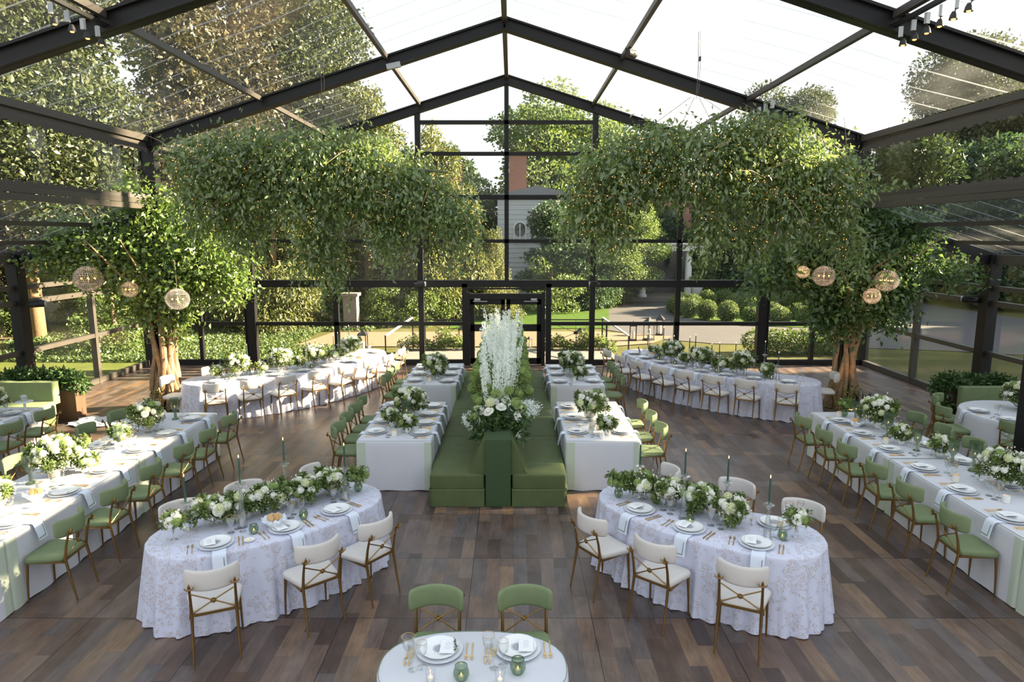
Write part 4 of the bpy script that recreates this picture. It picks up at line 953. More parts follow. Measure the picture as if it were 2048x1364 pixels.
def rset(x, ys, f, side, nm, lvl=2):
    for i, y in enumerate(ys): setting(x, y, f, '%s %s seat from front, %s' % (ORD[i], side, nm), lvl, None)
rset(-1.22, (9.66, 10.2, 10.72, 11.25), PI, 'bench-side', 'nearer table left of bench'); rset(-1.9, (9.72, 10.3, 10.86, 11.38), 0, 'chair-side', 'nearer table left of bench', 1)
rset(-1.17, (13.25, 13.93, 14.6), PI, 'bench-side', 'farther table left of bench', 1); rset(-1.84, (13.3, 13.95, 14.6), 0, 'chair-side', 'farther table left of bench', 1)
rset(1.13, (9.72, 10.5, 11.22), 0, 'bench-side', 'nearer table right of bench'); rset(1.82, (9.72, 10.45, 11.2), PI, 'chair-side', 'nearer table right of bench')
rset(1.11, (13.2, 13.93, 14.65), 0, 'bench-side', 'farther table right of bench', 1); rset(1.8, (13.25, 14.0, 14.7), PI, 'chair-side', 'farther table right of bench', 1)
rset(-5.02, (6.50, 7.32, 8.08, 8.88, 9.62, 10.42), PI, 'aisle-side', 'long left row'); rset(-5.70, (8.2, 9.05, 9.75, 10.5), 0, 'outer-side', 'long left row', 1)
rset(5.39, (6.60, 7.38, 8.12, 8.88, 9.62, 10.30), 0, 'aisle-side', 'long right row'); rset(6.07, (7.6, 8.4, 9.05, 9.75, 10.42), PI, 'outer-side', 'long right row', 1)
rset(-8.17, (10.15, 10.75), PI, 'near-side', 'side table at left edge', 1)
for a, lab in ((168, 'left seat'), (215, 'front left seat'), (262, 'front seat')): setting(8.72+.7*math.cos(R(a)), 10.78+.7*math.sin(R(a)), R(a+180), lab+' of the round right-edge table', 1, None)
# the foreground table: seen from the far side
for x, y, n_, up in ((-.37, 4.36, 'left', 1), (.19, 4.38, 'right', 2)):
    wh = 'the %s setting of the foreground table' % n_
    CHG((x, y, ZT+.006), 0, 'grey-veined charger at '+wh, 'charger plates'); PLT((x, y, ZT+.019), 0, 'white plate with grey crest at '+wh, 'dinner plates'); CARD((x+.06, y-.0, ZT+.041), -.02, 'white menu card at '+wh, 'menu cards')
    for k, dx, lab in ((FORK, .195, 'inner'), (FORK, .235, 'outer')): k((x+dx, y, ZT+.004), PI, lab+' gold fork at '+wh, 'gold forks')
    for dx, lab in ((-.195, 'inner'), (-.225, 'outer')): KNF((x+dx, y-.06, ZT+.004), PI, lab+' gold knife at '+wh, 'gold knives')
    GOB((x-.205, y-.10, ZT+.004), 0, 'full frosted water goblet at '+wh, 'water goblets', 1.05); WIN((x-.10, y-.18, ZT+.004), 0, 'empty fluted wine glass at '+wh, 'wine glasses', 1.0); CHP((x-.165, y-.21, ZT+.004), 0, 'champagne glass at '+wh, 'champagne glasses')
t = thing('rosemary_sprig', 'green rosemary sprig on the left menu card', 'sprig', (-.265, 4.38, ZT+.048)); MB().tube([(0, .06, 0), (.01, 0, .003), (.03, -.07, 0)], .0014, 5).build('stem', M['leafd'], t)
P = np.array([(.0+.02*i/14, .06-.13*i/14, .003) for i in range(15) for k in range(3)]); rs = np.random.RandomState(2); V, F = leaf_arrays(P, np.full(len(P), .022), rs, np.tile([0, -1., 0], (len(P), 1)), .3, .2, 0); ob('needles', np_mesh('n', V, F, M['leafd']), t)
# ------------------------------------------------------------ candles
def f_tea():
    t = thing('tealight', '', 'candle'); MB().lathe([(.019, 0), (.019, .024), (.0001, .024)], 14).build('wax', M['wax'], t, True); MB().lathe([(.0001, .026), (.0035, .032), (.0045, .038), (.0001, .05)], 8).build('flame', M['flame'], t, True); return t
TEA = K(f_tea)
def holder(name, prof, gm, fl_=0, fn_=0, n=20, rimm=None):
    def fn():
        t = thing(name, '', 'candle holder'); MB().lathe(prof, n, flute=fl_, fn=fn_).build('body', M[gm], t, True)
        if rimm: r, z = prof[-1]; MB().lathe([(r-.002, z-.003), (r+.002, z-.003), (r+.002, z+.001), (r-.002, z+.001), (r-.002, z-.003)], n, cap=(False, False)).build('rim', M[rimm], t)
        return t
    return K(fn)
GVOT = holder('green_glass_votive', [(.026, 0), (.034, .008), (.047, .035), (.046, .06), (.036, .088), (.0365, .092)], 'gglass', rimm='gglass')
CVOT = holder('clear_glass_votive', [(.026, 0), (.028, .004), (.033, .06), (.036, .075)], 'glass', rimm='water')
AVOT = holder('gilt_ribbed_votive', [(.036, 0), (.037, .003), (.037, .085)], 'wax', .05, 10, 40, 'goldbright')
WVOT = holder('white_ribbed_votive', [(.036, 0), (.037, .003), (.037, .08)], 'whitepot', .04, 12, 48)
PED = holder('green_pedestal_hurricane', [(.045, 0), (.045, .008), (.018, .03), (.016, .11), (.03, .13), (.046, .15), (.05, .22), (.054, .29)], 'rglass', .03, 14, 42, 'gglass')
def lit(k, x, y, lab, dz=.006, s=None, hz=0, tl='lit candle in the '):
    k((x, y, ZT+.003), x*3, lab, None, s); TEA((x, y, ZT+.003+dz+hz), 0, (tl+lab)[:110], 'small lit candles inside glass holders')
def f_stick(h):
    def fn():
        t = thing('glass_candlestick', '', 'candlestick')
        MB().lathe([(.052, 0), (.052, .004), (.040, .03), (.026, h*.45), (.014, h*.85), (.013, h-.02), (.02, h-.012), (.024, h-.002), (.013, h+.01), (.012, h+.018)], 24, flute=.05, fn=8).build('stem', M['cryst2'], t, True)
        MB().lathe([(.012, h+.016), (.045, h+.02), (.055, h+.028), (.052, h+.030), (.014, h+.024)], 20).build('drip_dish', M['cryst2'], t, True)
        MB().lathe([(.0135, h+.02), (.0145, h+.06), (.016, h+.068)], 12).build('cup', M['cryst2'], t, True); return t
    return K(fn)
M['cryst2'] = glassy('ribbed_crystal', (.93, .95, .96), .15, .85, haze=.06, hazecol=(.75, .80, .85), rough=.04, hscale=40)
STK = {h: f_stick(h) for h in (.26, .34, .44)}
def f_taper():
    t = thing('taper_candle', '', 'candle'); MB().lathe([(.0115, 0), (.0095, .2), (.0085, .262), (.0001, .266)], 10).build('wax', M['gwax'], t, True); MB().lathe([(.0001, .268), (.004, .276), (.005, .284), (.0001, .305)], 8).build('flame', M['flame'], t, True); return t
TPR = K(f_taper)
def stick(x, y, h, lab):
    STK[h]((x, y, ZT+.003), x, 'ribbed glass candlestick '+lab, 'glass candlesticks on the floral tables'); TPR((x, y, ZT+.003+h+.026), 0, 'dark green taper candle '+lab, 'green taper candles')
for x, y, h, lab in ((-3.14, 6.37, .26, 'at the left end of the near left floral table'), (-2.60, 6.42, .44, 'in front of the flowers, near left floral table'), (-2.35, 7.0, .44, 'behind the flowers, near left floral table'), (-1.72, 7.12, .34, 'at the right end of the near left floral table'),
    (1.64, 7.42, .26, 'at the left end of the near right floral table'), (1.95, 6.62, .44, 'in front of the flowers, near right floral table'), (2.50, 6.92, .26, 'behind the flowers, near right floral table'), (2.64, 6.12, .34, 'at the right end of the near right floral table')): stick(x, y, h, lab)
for i, (a, r, h) in enumerate([(-63, 4.15, .26), (-59, 4.35, .26), (-55.5, 4.1, .34), (-49, 4.3, .26), (-44, 4.1, .34), (-39, 4.35, .44), (-33, 4.1, .26), (-28, 4.3, .34), (-23.5, 4.15, .34), (-20, 4.35, .26), (-16, 4.1, .44), (-12, 4.25, .26)]):
    x, y = pol('FL', a, r); stick(x, y, h, '%s from left, far left floral table' % (ORD+['tenth', 'eleventh', 'twelfth'])[i])
for i, (a, r, h) in enumerate([(193, 4.2, .34), (196, 4.35, .26), (199, 4.05, .44), (205, 4.2, .26), (209, 4.3, .34), (213, 4.1, .34), (217, 4.25, .44), (221.5, 4.1, .26), (225.5, 4.3, .34), (229, 4.05, .34), (233, 4.25, .26), (238, 4.15, .44), (242, 4.3, .26)]):
    x, y = pol('FR', a, r); stick(x, y, h, '%s from left, far right floral table' % (ORD+['tenth', 'eleventh', 'twelfth', 'thirteenth'])[i])
lit(GVOT, -2.43, 6.27, 'green votive beside the bread bowl, near left floral table'); lit(GVOT, -2.04, 6.62, 'green votive right of the bread bowl, near left floral table')
lit(GVOT, 1.99, 6.50, 'green votive under the tall candlestick, near right floral table'); lit(GVOT, 2.80, 6.14, 'green votive at the right end, near right floral table')
lit(GVOT, -.19, 4.05, 'left green votive on the foreground table', s=1.15); lit(GVOT, .19, 4.12, 'right green votive on the foreground table', s=1.15)
lit(CVOT, -.395, 4.04, 'left clear votive on the foreground table'); lit(CVOT, .07, 4.02, 'right clear votive on the foreground table')
for i, a in enumerate((-61, -53, -37.5, -20.8)): x, y = pol('FL', a, 4.36); lit(GVOT, x, y, '%s green votive from left, far left floral table' % ORD[i])
for i, a in enumerate((202, 210, 225, 240.5)): x, y = pol('FR', a, 4.32); lit(GVOT, x, y, '%s green votive from left, far right floral table' % ORD[i])
for x, y, lab in ((-1.60, 9.55, 'nearer table left of the bench'), (-1.52, 13.2, 'farther table left of the bench'), (1.34, 9.70, 'nearer table right of the bench'), (-5.40, 7.45, 'long left row'), (5.50, 9.18, 'long right row, far part'), (5.53, 7.70, 'long right row, near part'), (5.52, 10.6, 'far end of the long right row')): lit(AVOT, x, y, 'gilt ribbed votive on the '+lab)
for x, y, lab in ((-1.66, 13.35, 'farther table left of the bench'), (1.47, 9.42, 'nearer table right of the bench'), (1.40, 13.15, 'farther table right of the bench'), (5.66, 7.05, 'near part of the long right row'), (-5.36, 8.95, 'long left row')): lit(WVOT, x, y, 'white ribbed votive on the '+lab)
for x, y, s, lab in ((-1.50, 10.12, 1.35, 'middle of the nearer table left of the bench'), (-1.63, 9.98, .8, 'front of the flowers, nearer table left of the bench'), (-1.62, 10.75, 1.25, 'back of the nearer table left of the bench'), (-1.5, 14.2, 1.3, 'farther table left of the bench'),
    (1.42, 10.55, 1.35, 'middle of the nearer table right of the bench'), (1.50, 9.86, .9, 'front of the nearer table right of the bench'), (1.58, 10.95, 1.3, 'back of the nearer table right of the bench'), (1.3, 14.3, 1.25, 'farther table right of the bench'), (1.5, 13.5, .9, 'front of the farther table right of the bench'),
    (5.70, 9.50, 1.25, 'beside the biggest bouquet, long right row'), (5.75, 8.86, 1.0, 'third from the far end, long right row'), (5.86, 8.28, 1.15, 'middle of the long right row'), (5.98, 8.05, 1.3, 'behind the middle of the long right row'), (5.66, 10.35, 1.1, 'far end of the long right row'), (6.08, 7.2, 1.3, 'near end of the long right row'),
    (-5.62, 7.62, 1.25, 'left of the big bouquet, long left row'), (-5.38, 9.02, 1.1, 'middle of the long left row'), (-5.3, 10.45, 1.2, 'far end of the long left row')):
    lit(PED, x, y, 'green hurricane, '+lab, .15*s, s)
# ------------------------------------------------------------ bread bowls, butter, place cards
def f_bowl():
    t = thing('bread_bowl', '', 'bowl'); MB().lathe([(.04, 0), (.045, .004), (.085, .05), (.098, .085), (.094, .085), (.08, .05), (.04, .012), (.0001, .01)], 24).build('bowl', M['china'], t, True)
    q = random.Random(4); m = MB()
    n = 26; ring = []
    for k, (r, z) in enumerate(((.05, .06), (.09, .088), (.115, .10), (.122, .085))): ring.append([((r+.014*math.sin(i*1.9+k)*(k > 0))*math.cos(2*PI*i/n), (r+.014*math.sin(i*1.9+k)*(k > 0))*math.sin(2*PI*i/n), z+.014*math.sin(i*2.4+k)) for i in range(n)])
    m.rings(ring, True, False); m.build('napkin_liner', M['napkin'], t, True, None)
    return t
BOWL = K(f_bowl)
CRK = K(lambda: tag(MB().lathe([(.0001, -.003), (.045, -.003), (.048, 0), (.045, .003), (.0001, .003)], 16).build('seeded_cracker', M['cracker']), '', 'cracker'))
def bowl(x, y, lab, n=3):
    BOWL((x, y, ZT+.004), x, 'white bowl lined with a napkin, '+lab, 'bread bowls')
    for i in range(n):
        o = CRK((x-.035+.035*i, y+.012*i-.01, ZT+.098), 0, 'round seeded cracker standing in the bowl, '+lab, 'crackers in the bowl, '+lab); o.rotation_euler = (R(78), R(-12+14*i), R(-25+20*i))
bowl(-2.28, 6.42, 'near left floral table'); bowl(5.50, 10.02, 'long right row'); bowl(-5.2, 7.10, 'long left row'); bowl(1.55, 14.05, 'farther table right of the bench', 2); bowl(-3.42, 15.3, 'far left floral table', 2); bowl(3.55, 15.9, 'far right floral table', 2)
def f_butter():
    t = thing('butter_dish', '', 'dish'); MB().lathe([(.0001, 0), (.03, 0), (.05, .012), (.052, .014), (.03, .006), (.0001, .005)], 18).build('dish', M['china'], t, True); MB().sphere((0, 0, .016), .02, 10, 6, (1, 1, .7)).build('butter_curl', M['butter'], t, True); return t
BUT = K(f_butter)
for x, y, lab in ((-2.41, 6.10, 'near left floral table'), (-5.12, 6.92, 'near end of the long left row'), (5.5, 9.55, 'long right row'), (1.22, 10.1, 'nearer table right of the bench'), (-1.95, 14.95, 'farther table left of the bench')): BUT((x, y, ZT+.004), 0, 'small white butter dish, '+lab, 'butter dishes')
t = thing('table_number_stand', 'light wooden easel back of a table sign, long left row', 'sign stand', (-5.22, 8.18, ZT+.003), .6)
MB().box((0, 0, .075), (.12, .008, .14), M_=Matrix.Rotation(R(-15), 4, 'X')).build('board', M['wood'], t); MB().beam((0, .0, .12), (0, .08, .005), .03, .006).build('leg', M['wood'], t)
t = thing('table_card_frame', 'small white framed card on the far left floral table', 'frame', (-3.42, 15.62, ZT+.003), -.5)
MB().box((0, 0, .09), (.14, .012, .18), M_=Matrix.Rotation(R(-12), 4, 'X')).build('frame', M['paper'], t)
t = thing('table_number_stand', 'dark wooden easel back of a sign, left end of the far right floral table', 'sign stand', (3.35, 16.5, ZT+.003), 1.2); MB().box((0, 0, .09), (.12, .008, .16), M_=Matrix.Rotation(R(-20), 4, 'X')).build('board', M['bark'], t)
# ------------------------------------------------------------ flowers
def rose_mesh(name, m_, layers=((.012, .030, 5, .9), (.026, .034, 6, .6), (.040, .034, 7, .15)), seed=1):
    q = random.Random(seed); V = []; F = []
    for r, L, n, up in layers:
        for i in range(n):
            a = 2*PI*i/n+r*90; o = len(V)
            for u in (0, .35, .7, 1):
                for s_ in (-1, 0, 1):
                    rr = r*(.25+.9*u)*(1-(up*.35)*u*u)+.004; zz = .004+L*u*(up*.9+.25)-(.012*u*u if up < .3 else 0); wd = (.55+.5*math.sin(PI*min(u+.15, 1)))*PI/n*1.5
                    V.append((rr*math.cos(a+s_*wd), rr*math.sin(a+s_*wd), zz-(.004*abs(s_)*u)))
            for u in range(3):
                for s_ in range(2): b = o+u*3+s_; F.append((b, b+1, b+4, b+3))
    return np_mesh(name, V, F, m_, True)
def puff_mesh(name, m_, n=80, r=.045, fl_=.018, seed=2):
    rs = np.random.RandomState(seed); d = rs.normal(size=(n, 3)); d /= np.linalg.norm(d, axis=1, keepdims=True); d[:, 2] = np.abs(d[:, 2])*1.0-.15*rs.random(n)
    V = []; F = []
    for k in range(n):
        D = Vector(d[k]).normalized(); A = D.orthogonal().normalized(); B = D.cross(A); c = D*r*rs.uniform(.85, 1.08); a0 = rs.uniform(0, 6); o = len(V)
        for j in range(4):
            a = a0+j*PI/2; V.append(c); e = A*math.cos(a)+B*math.sin(a); f = A*math.cos(a+.9)+B*math.sin(a+.9); g = A*math.cos(a+.45)+B*math.sin(a+.45)
            V += [c+e*fl_*.6+D*.003, c+g*fl_+D*.002, c+f*fl_*.6+D*.003]; b = o+j*4; F.append((b, b+1, b+2, b+3))
    o = len(V); m = MB().sphere((0, 0, 0), r*.82, 8, 6); V += [Vector(v) for v in m.v]
    me = bpy.data.meshes.new(name); me.from_pydata([tuple(v) for v in V], [], F+[tuple(i+o for i in f) for f in m.f]); me.materials.append(m_); me.update(); return me
ROSE = rose_mesh('white_rose', M['petal']); PUFW = puff_mesh('white_puff', M['petal'], 60, .034, .015, 3); LIME = puff_mesh('lime_puff', M['lime']); CRM = puff_mesh('cream_puff', M['creamfl'], 80, .046, .018, 5)
def bouquet(name, vase, rx, ry, rz_, zc, nleaf, blooms, seed, leafm='leaf', leafsize=.042, trail=0):
    """blooms: dict kind->count; zc height of the cluster centre above the table"""
    def fn():
        t = thing(name, '', 'flower arrangement'); q = random.Random(seed); vase(t)
        bl = [(0, 0, zc, rx*.8, ry*.8, rz_*.8), (rx*.35, 0, zc-.02, rx*.6, ry*.7, rz_*.6), (-rx*.35, ry*.2, zc, rx*.6, ry*.7, rz_*.7), (0, -ry*.4, zc-rz_*.3, rx*.6, ry*.5, rz_*.5)]
        if trail: bl += [(rx*.8, -ry*.5, zc-rz_*.55, .06, .06, .08), (-rx*.9, -ry*.3, zc-rz_*.45, .06, .06, .07)]
        bl += [(rx*math.cos(2.1*i)*.85, ry*math.sin(2.1*i)*.85, zc+rz_*(.25+.4*((i*.618) % 1)), .055, .055, .06) for i in range(8)]
        foliage('foliage', nleaf, bl, leafsize, M[leafm], seed, t, shell=.25, droop=.1)
        foliage('fine_white_sprays', nleaf//6, [(0, 0, zc, rx*.93, ry*.93, rz_*.93)], leafsize*.45, M['petal'], seed+9, t, shell=.8, droop=-.2, width=.8, clump=7)
        for kd, n in blooms.items():
            me, nm_, s0 = {'rose': (ROSE, 'white_rose', 1.3), 'white': (PUFW, 'white_bloom', 1.15), 'lime': (LIME, 'lime_hydrangea', .85), 'cream': (CRM, 'cream_hydrangea', 1.0)}[kd]
            for i in range(n):
                a = 2.4*i+seed*1.7+{'rose': 0, 'white': 1.1, 'lime': 2.3, 'cream': 4}[kd]; v = q.uniform(-.1, .95); h = math.sqrt(max(0, 1-v*v))*q.uniform(.85, 1.1); 
                p = Vector((rx*h*math.cos(a), ry*h*math.sin(a), rz_*v)); o = ob(nm_, me, t); nrm = Vector((p.x/rx**2, p.y/ry**2, p.z/rz_**2)).normalized()
                o.matrix_local = Matrix.Translation(Vector((0, 0, zc))+p*.93) @ nrm.to_track_quat('Z', 'Y').to_matrix().to_4x4() @ Matrix.Rotation(q.uniform(0, 6), 4, 'Z') @ Matrix.Scale(s0*q.uniform(.8, 1.2), 4)
        return t
    return K(fn)
def v_bowl(t): MB().lathe([(.05, 0), (.05, .006), (.014, .02), (.014, .035), (.05, .055), (.082, .09), (.086, .125), (.08, .125)], 22).build('mercury_glass_bowl', M['mercury'], t, True)
def v_pot(t): MB().lathe([(.05, 0), (.054, .01), (.072, .06), (.078, .10), (.072, .10)], 20).build('stoneware_pot', M['pottery'], t, True)
def v_wpot(t): MB().lathe([(.04, 0), (.045, .004), (.056, .06), (.058, .10), (.052, .10)], 24, flute=.03, fn=12).build('white_ribbed_pot', M['whitepot'], t, True)
def v_green(t): MB().lathe([(.026, 0), (.036, .008), (.05, .04), (.048, .07), (.036, .10), (.037, .104)], 18).build('green_glass_vase', M['gglass'], t, True)
def v_bud(t):
    MB().lathe([(.032, 0), (.032, .003), (.006, .008), (.005, .04), (.012, .055), (.022, .13), (.024, .15)], 16).build('bud_glass', M['glass'], t, True)
    m = MB()
    for i in range(4): m.tube([(0, 0, .06), (.008*math.cos(i*1.6), .008*math.sin(i*1.6), .15)], .0022, 5)
    m.build('cut_stems', M['leafd'], t)
BQ = {'garland_a': bouquet('low_bouquet', v_bowl, .19, .15, .105, .18, 2300, {'rose': 3, 'white': 7, 'lime': 5, 'cream': 3}, 3, trail=1),
      'garland_b': bouquet('low_bouquet', v_pot, .18, .15, .105, .17, 2300, {'rose': 2, 'white': 9, 'lime': 4, 'cream': 2}, 7, trail=1),
      'garland_c': bouquet('low_bouquet', v_bowl, .17, .16, .11, .19, 2300, {'rose': 2, 'white': 5, 'lime': 8, 'cream': 3}, 12, trail=1),
      'big': bouquet('tall_bouquet', v_wpot, .26, .25, .20, .30, 4200, {'rose': 6, 'white': 13, 'lime': 9, 'cream': 6}, 15, trail=1),
      'bigb': bouquet('tall_bouquet', v_bowl, .25, .24, .19, .29, 4200, {'rose': 5, 'white': 15, 'lime': 6, 'cream': 5}, 19, trail=1),
      'small': bouquet('small_bouquet', v_wpot, .13, .12, .10, .16, 1400, {'white': 6, 'lime': 4, 'cream': 3}, 22),
      'bud': bouquet('bud_vase', v_bud, .09, .08, .075, .19, 260, {'rose': 1, 'white': 2, 'lime': 4}, 25),
      'vaseg': bouquet('green_vase_posy', v_green, .10, .09, .10, .19, 420, {'lime': 7}, 28)}
def bq(k, x, y, lab, rz=None, s=None): BQ[k]((x, y, ZT+.004), x*2 if rz is None else rz, lab, 'flower arrangements on the tables', s)
for k, x, y, lab in (('bud', -3.16, 6.13, 'single bud glass of white and lime blooms, near left floral table'), ('garland_a', -2.93, 6.47, 'low bouquet, first from left, near left floral table'), ('garland_b', -2.66, 6.66, 'low bouquet, second from left, near left floral table'), ('garland_c', -2.42, 6.86, 'low bouquet, third from left, near left floral table'),
    ('garland_b', -2.17, 7.06, 'low bouquet, fourth from left, near left floral table'), ('garland_a', -1.93, 7.28, 'low bouquet, fifth from left, near left floral table'), ('vaseg', -1.64, 7.38, 'lime posy at the right end, near left floral table'),
    ('vaseg', 1.36, 7.20, 'green vase of lime blooms at the left end, near right floral table'), ('garland_c', 1.62, 7.16, 'low bouquet, first from left, near right floral table'), ('garland_b', 1.90, 6.98, 'low bouquet, second from left, near right floral table'),
    ('garland_a', 2.17, 6.78, 'low bouquet, third from left, near right floral table'), ('garland_b', 2.42, 6.50, 'low bouquet, fourth from left, near right floral table'), ('bud', 2.95, 6.20, 'single bud glass with one white rose, near right floral table')): bq(k, x, y, lab)
for i, (a, k) in enumerate([(-64, 'small'), (-58.5, 'bigb'), (-52, 'small'), (-46.5, 'big'), (-40, 'small'), (-34.5, 'bigb'), (-28, 'garland_c'), (-22, 'small'), (-17, 'big')]): x, y = pol('FL', a, 4.2); bq(k, x, y, '%s bouquet from left on the far left floral table' % ORD[i])
for i, (a, k) in enumerate([(197, 'small'), (201, 'small'), (206.5, 'big'), (212.5, 'garland_b'), (219, 'bigb'), (225.5, 'garland_c'), (232, 'big'), (239, 'garland_a')]): x, y = pol('FR', a, 4.18); bq(k, x, y, '%s bouquet from left on the far right floral table' % ORD[i])
for k, x, y, lab in (('big', -1.50, 10.52, 'big bouquet on the nearer table left of the bench'), ('small', -1.42, 9.72, 'small white pot of flowers, nearer table left of the bench'), ('small', -1.72, 10.05, 'posy beside the hurricane, nearer table left of the bench'), ('bigb', -1.48, 13.85, 'big bouquet on the farther table left of the bench'), ('small', -1.38, 13.5, 'posy on the farther table left of the bench'),
    ('bigb', 1.42, 10.40, 'big bouquet on the nearer table right of the bench'), ('small', 1.58, 9.62, 'posy with pink buds, nearer table right of the bench'), ('big', 1.42, 13.95, 'big bouquet on the farther table right of the bench'), ('small', 1.56, 13.4, 'small posy on the farther table right of the bench'),
    ('big', -5.48, 7.85, 'big bouquet nearest the camera, long left row'), ('small', -5.22, 8.02, 'small posy beside the wooden stand, long left row'), ('bigb', -5.35, 9.72, 'big bouquet at the far half of the long left row'), ('small', -5.42, 9.15, 'posy in the middle of the long left row'), ('small', -5.50, 6.98, 'posy at the left frame edge, long left row'), ('vaseg', -5.6, 8.55, 'lime posy in a green vase, long left row'),
    ('big', 5.80, 9.95, 'big bouquet at the far half of the long right row'), ('small', 5.70, 9.15, 'posy right of the gilt votive, long right row'), ('small', 5.92, 8.62, 'posy in the middle of the long right row'), ('bigb', 5.92, 7.45, 'big bouquet nearest the camera, long right row'), ('vaseg', 5.62, 10.62, 'small yellow-green posy, far end of the long right row'),
    ('bigb', 8.80, 11.05, 'bouquet on the round right-edge table'), ('bigb', -8.5, 10.72, 'bouquet on the side table at the left edge')): bq(k, x, y, lab)
t = thing('cake_stand', 'clear boxed favour and white stand at the far end of the left side table', 'stand', (-8.15, 11.02, ZT+.004)); MB().lathe([(.06, 0), (.02, .02), (.02, .12), (.13, .14), (.13, .15), (.0001, .15)], 20).build('stand', M['china'], t, True); MB().lathe([(.05, .15), (.05, .24), (.03, .26), (.0001, .265)], 16).build('jar', M['pottery'], t, True)
MBc = thing('crumpled_cloth', 'pale cloth lying on the sunlit floor at left', 'cloth', (-8.0, 12.9, .006)); m = MB(); n = 14
for i in range(n):
    for j in range(n):
        f = lambda i, j: ((i/n-.5)*1.2+.05*math.sin(j), (j/n-.5)*.7+.06*math.sin(i*1.3), .02+.03*abs(math.sin(i*.9+j*.7))*(1 if 1 < i < n-1 and 1 < j < n-1 else .1))
        m.add([f(i, j), f(i+1, j), f(i+1, j+1), f(i, j+1)], [(0, 1, 2, 3)])
m.build('folds', M['linen'], MBc, True, None)

# centre arrangement on the banquette
CF = thing('banquette_flowers', 'long bank of lime and white flowers with tall delphiniums on the green divider', 'flower arrangement', (-.04, 0, .96))
q = random.Random(11)
BL = [(0, 9.5, .02, .36, .38, .30), (0, 10.0, .14, .36, .5, .38)]+[(s_*.22, 10.6+i*.62, .24, .20, .5, .50) for i in range(8) for s_ in (-1, 1)]
foliage('foliage', 9000, BL, .075, M['leaf'], 41, CF, shell=.3); foliage('front_greenery', 1800, [(0, 9.3, -.08, .42, .22, .20), (0, 9.4, .1, .46, .3, .2)], .07, M['leafd'], 42, CF, shell=.3)
foliage('baby_breath', 1800, [(.42, 9.9, .12, .22, .3, .12), (-.42, 9.7, .0, .14, .25, .14)], .028, M['spike'], 43, CF, shell=.3)
def bl_at(me, nm_, y, a, r, rz_, s_, zc=.08):
    p = Vector((r*math.cos(a), 0, rz_*math.sin(a))); o = ob(nm_, me, CF); nrm = Vector((math.cos(a), -.45, math.sin(a))).normalized()
    o.matrix_local = Matrix.Translation(Vector((p.x, y, zc+p.z))) @ nrm.to_track_quat('Z', 'Y').to_matrix().to_4x4() @ Matrix.Rotation(q.uniform(0, 6), 4, 'Z') @ Matrix.Scale(s_, 4)
for i in range(18): bl_at(ROSE, 'white_rose', 9.15+.055*i+.1*math.cos(i*2.4), R(-25+230*((i*.618) % 1)), .30, .28, 1.7, .02)
for i in range(64): bl_at(LIME, 'lime_hydrangea', 9.3+.1*i, R(-15+210*((i*.618+.3) % 1)) if i < 10 else R((-25+80*((i*.618) % 1)) if i % 2 else 125+80*((i*.618) % 1)), .36 if i < 10 else .46, .34 if i < 10 else .62, 1.6*q.uniform(.8, 1.2), .10 if i < 10 else .22)
for i in range(26): bl_at(CRM, 'cream_hydrangea', 9.25+.2*i, R(-20+220*((i*.618+.6) % 1)) if i < 10 else R((-20+60*((i*.37) % 1)) if i % 2 else 140+60*((i*.37) % 1)), .33, .31, 1.45, .08)
def spike_mesh(h, n, seed):
    rs = np.random.RandomState(seed); t_ = rs.random(n)**.9; P = np.stack([rs.normal(size=n)*.004, rs.normal(size=n)*.004, t_*h], 1); a = rs.uniform(0, 6.28, n); rad = .062*(1-t_*.65)
    P[:, 0] += np.cos(a)*rad*.5; P[:, 1] += np.sin(a)*rad*.5; out = np.stack([np.cos(a), np.sin(a), np.full(n, .3)], 1)
    V, F = leaf_arrays(P, .029*(1-t_*.3), rs, out, .6, .85, 0); return np_mesh('spike', V, F, M['spike'])
SP = [spike_mesh(h, 430, i) for i, h in enumerate((.85, 1.0, 1.12))]
for i in range(96):
    y = 9.75+4.2*(i/96)**1.05; o = ob('delphinium_spike', SP[i % 3], CF); sd_ = q.uniform(-.20, .20)
    o.matrix_local = Matrix.Translation((sd_, y, .08-.0*i)) @ Matrix.Rotation(sd_*.9+q.uniform(-.08, .08), 4, 'Y') @ Matrix.Rotation(q.uniform(-.05, .22), 4, 'X') @ Matrix.Scale(q.uniform(.85, 1.12)*(.78+.3*min(1, max(0, (y-9.7)/1.2))), 4)
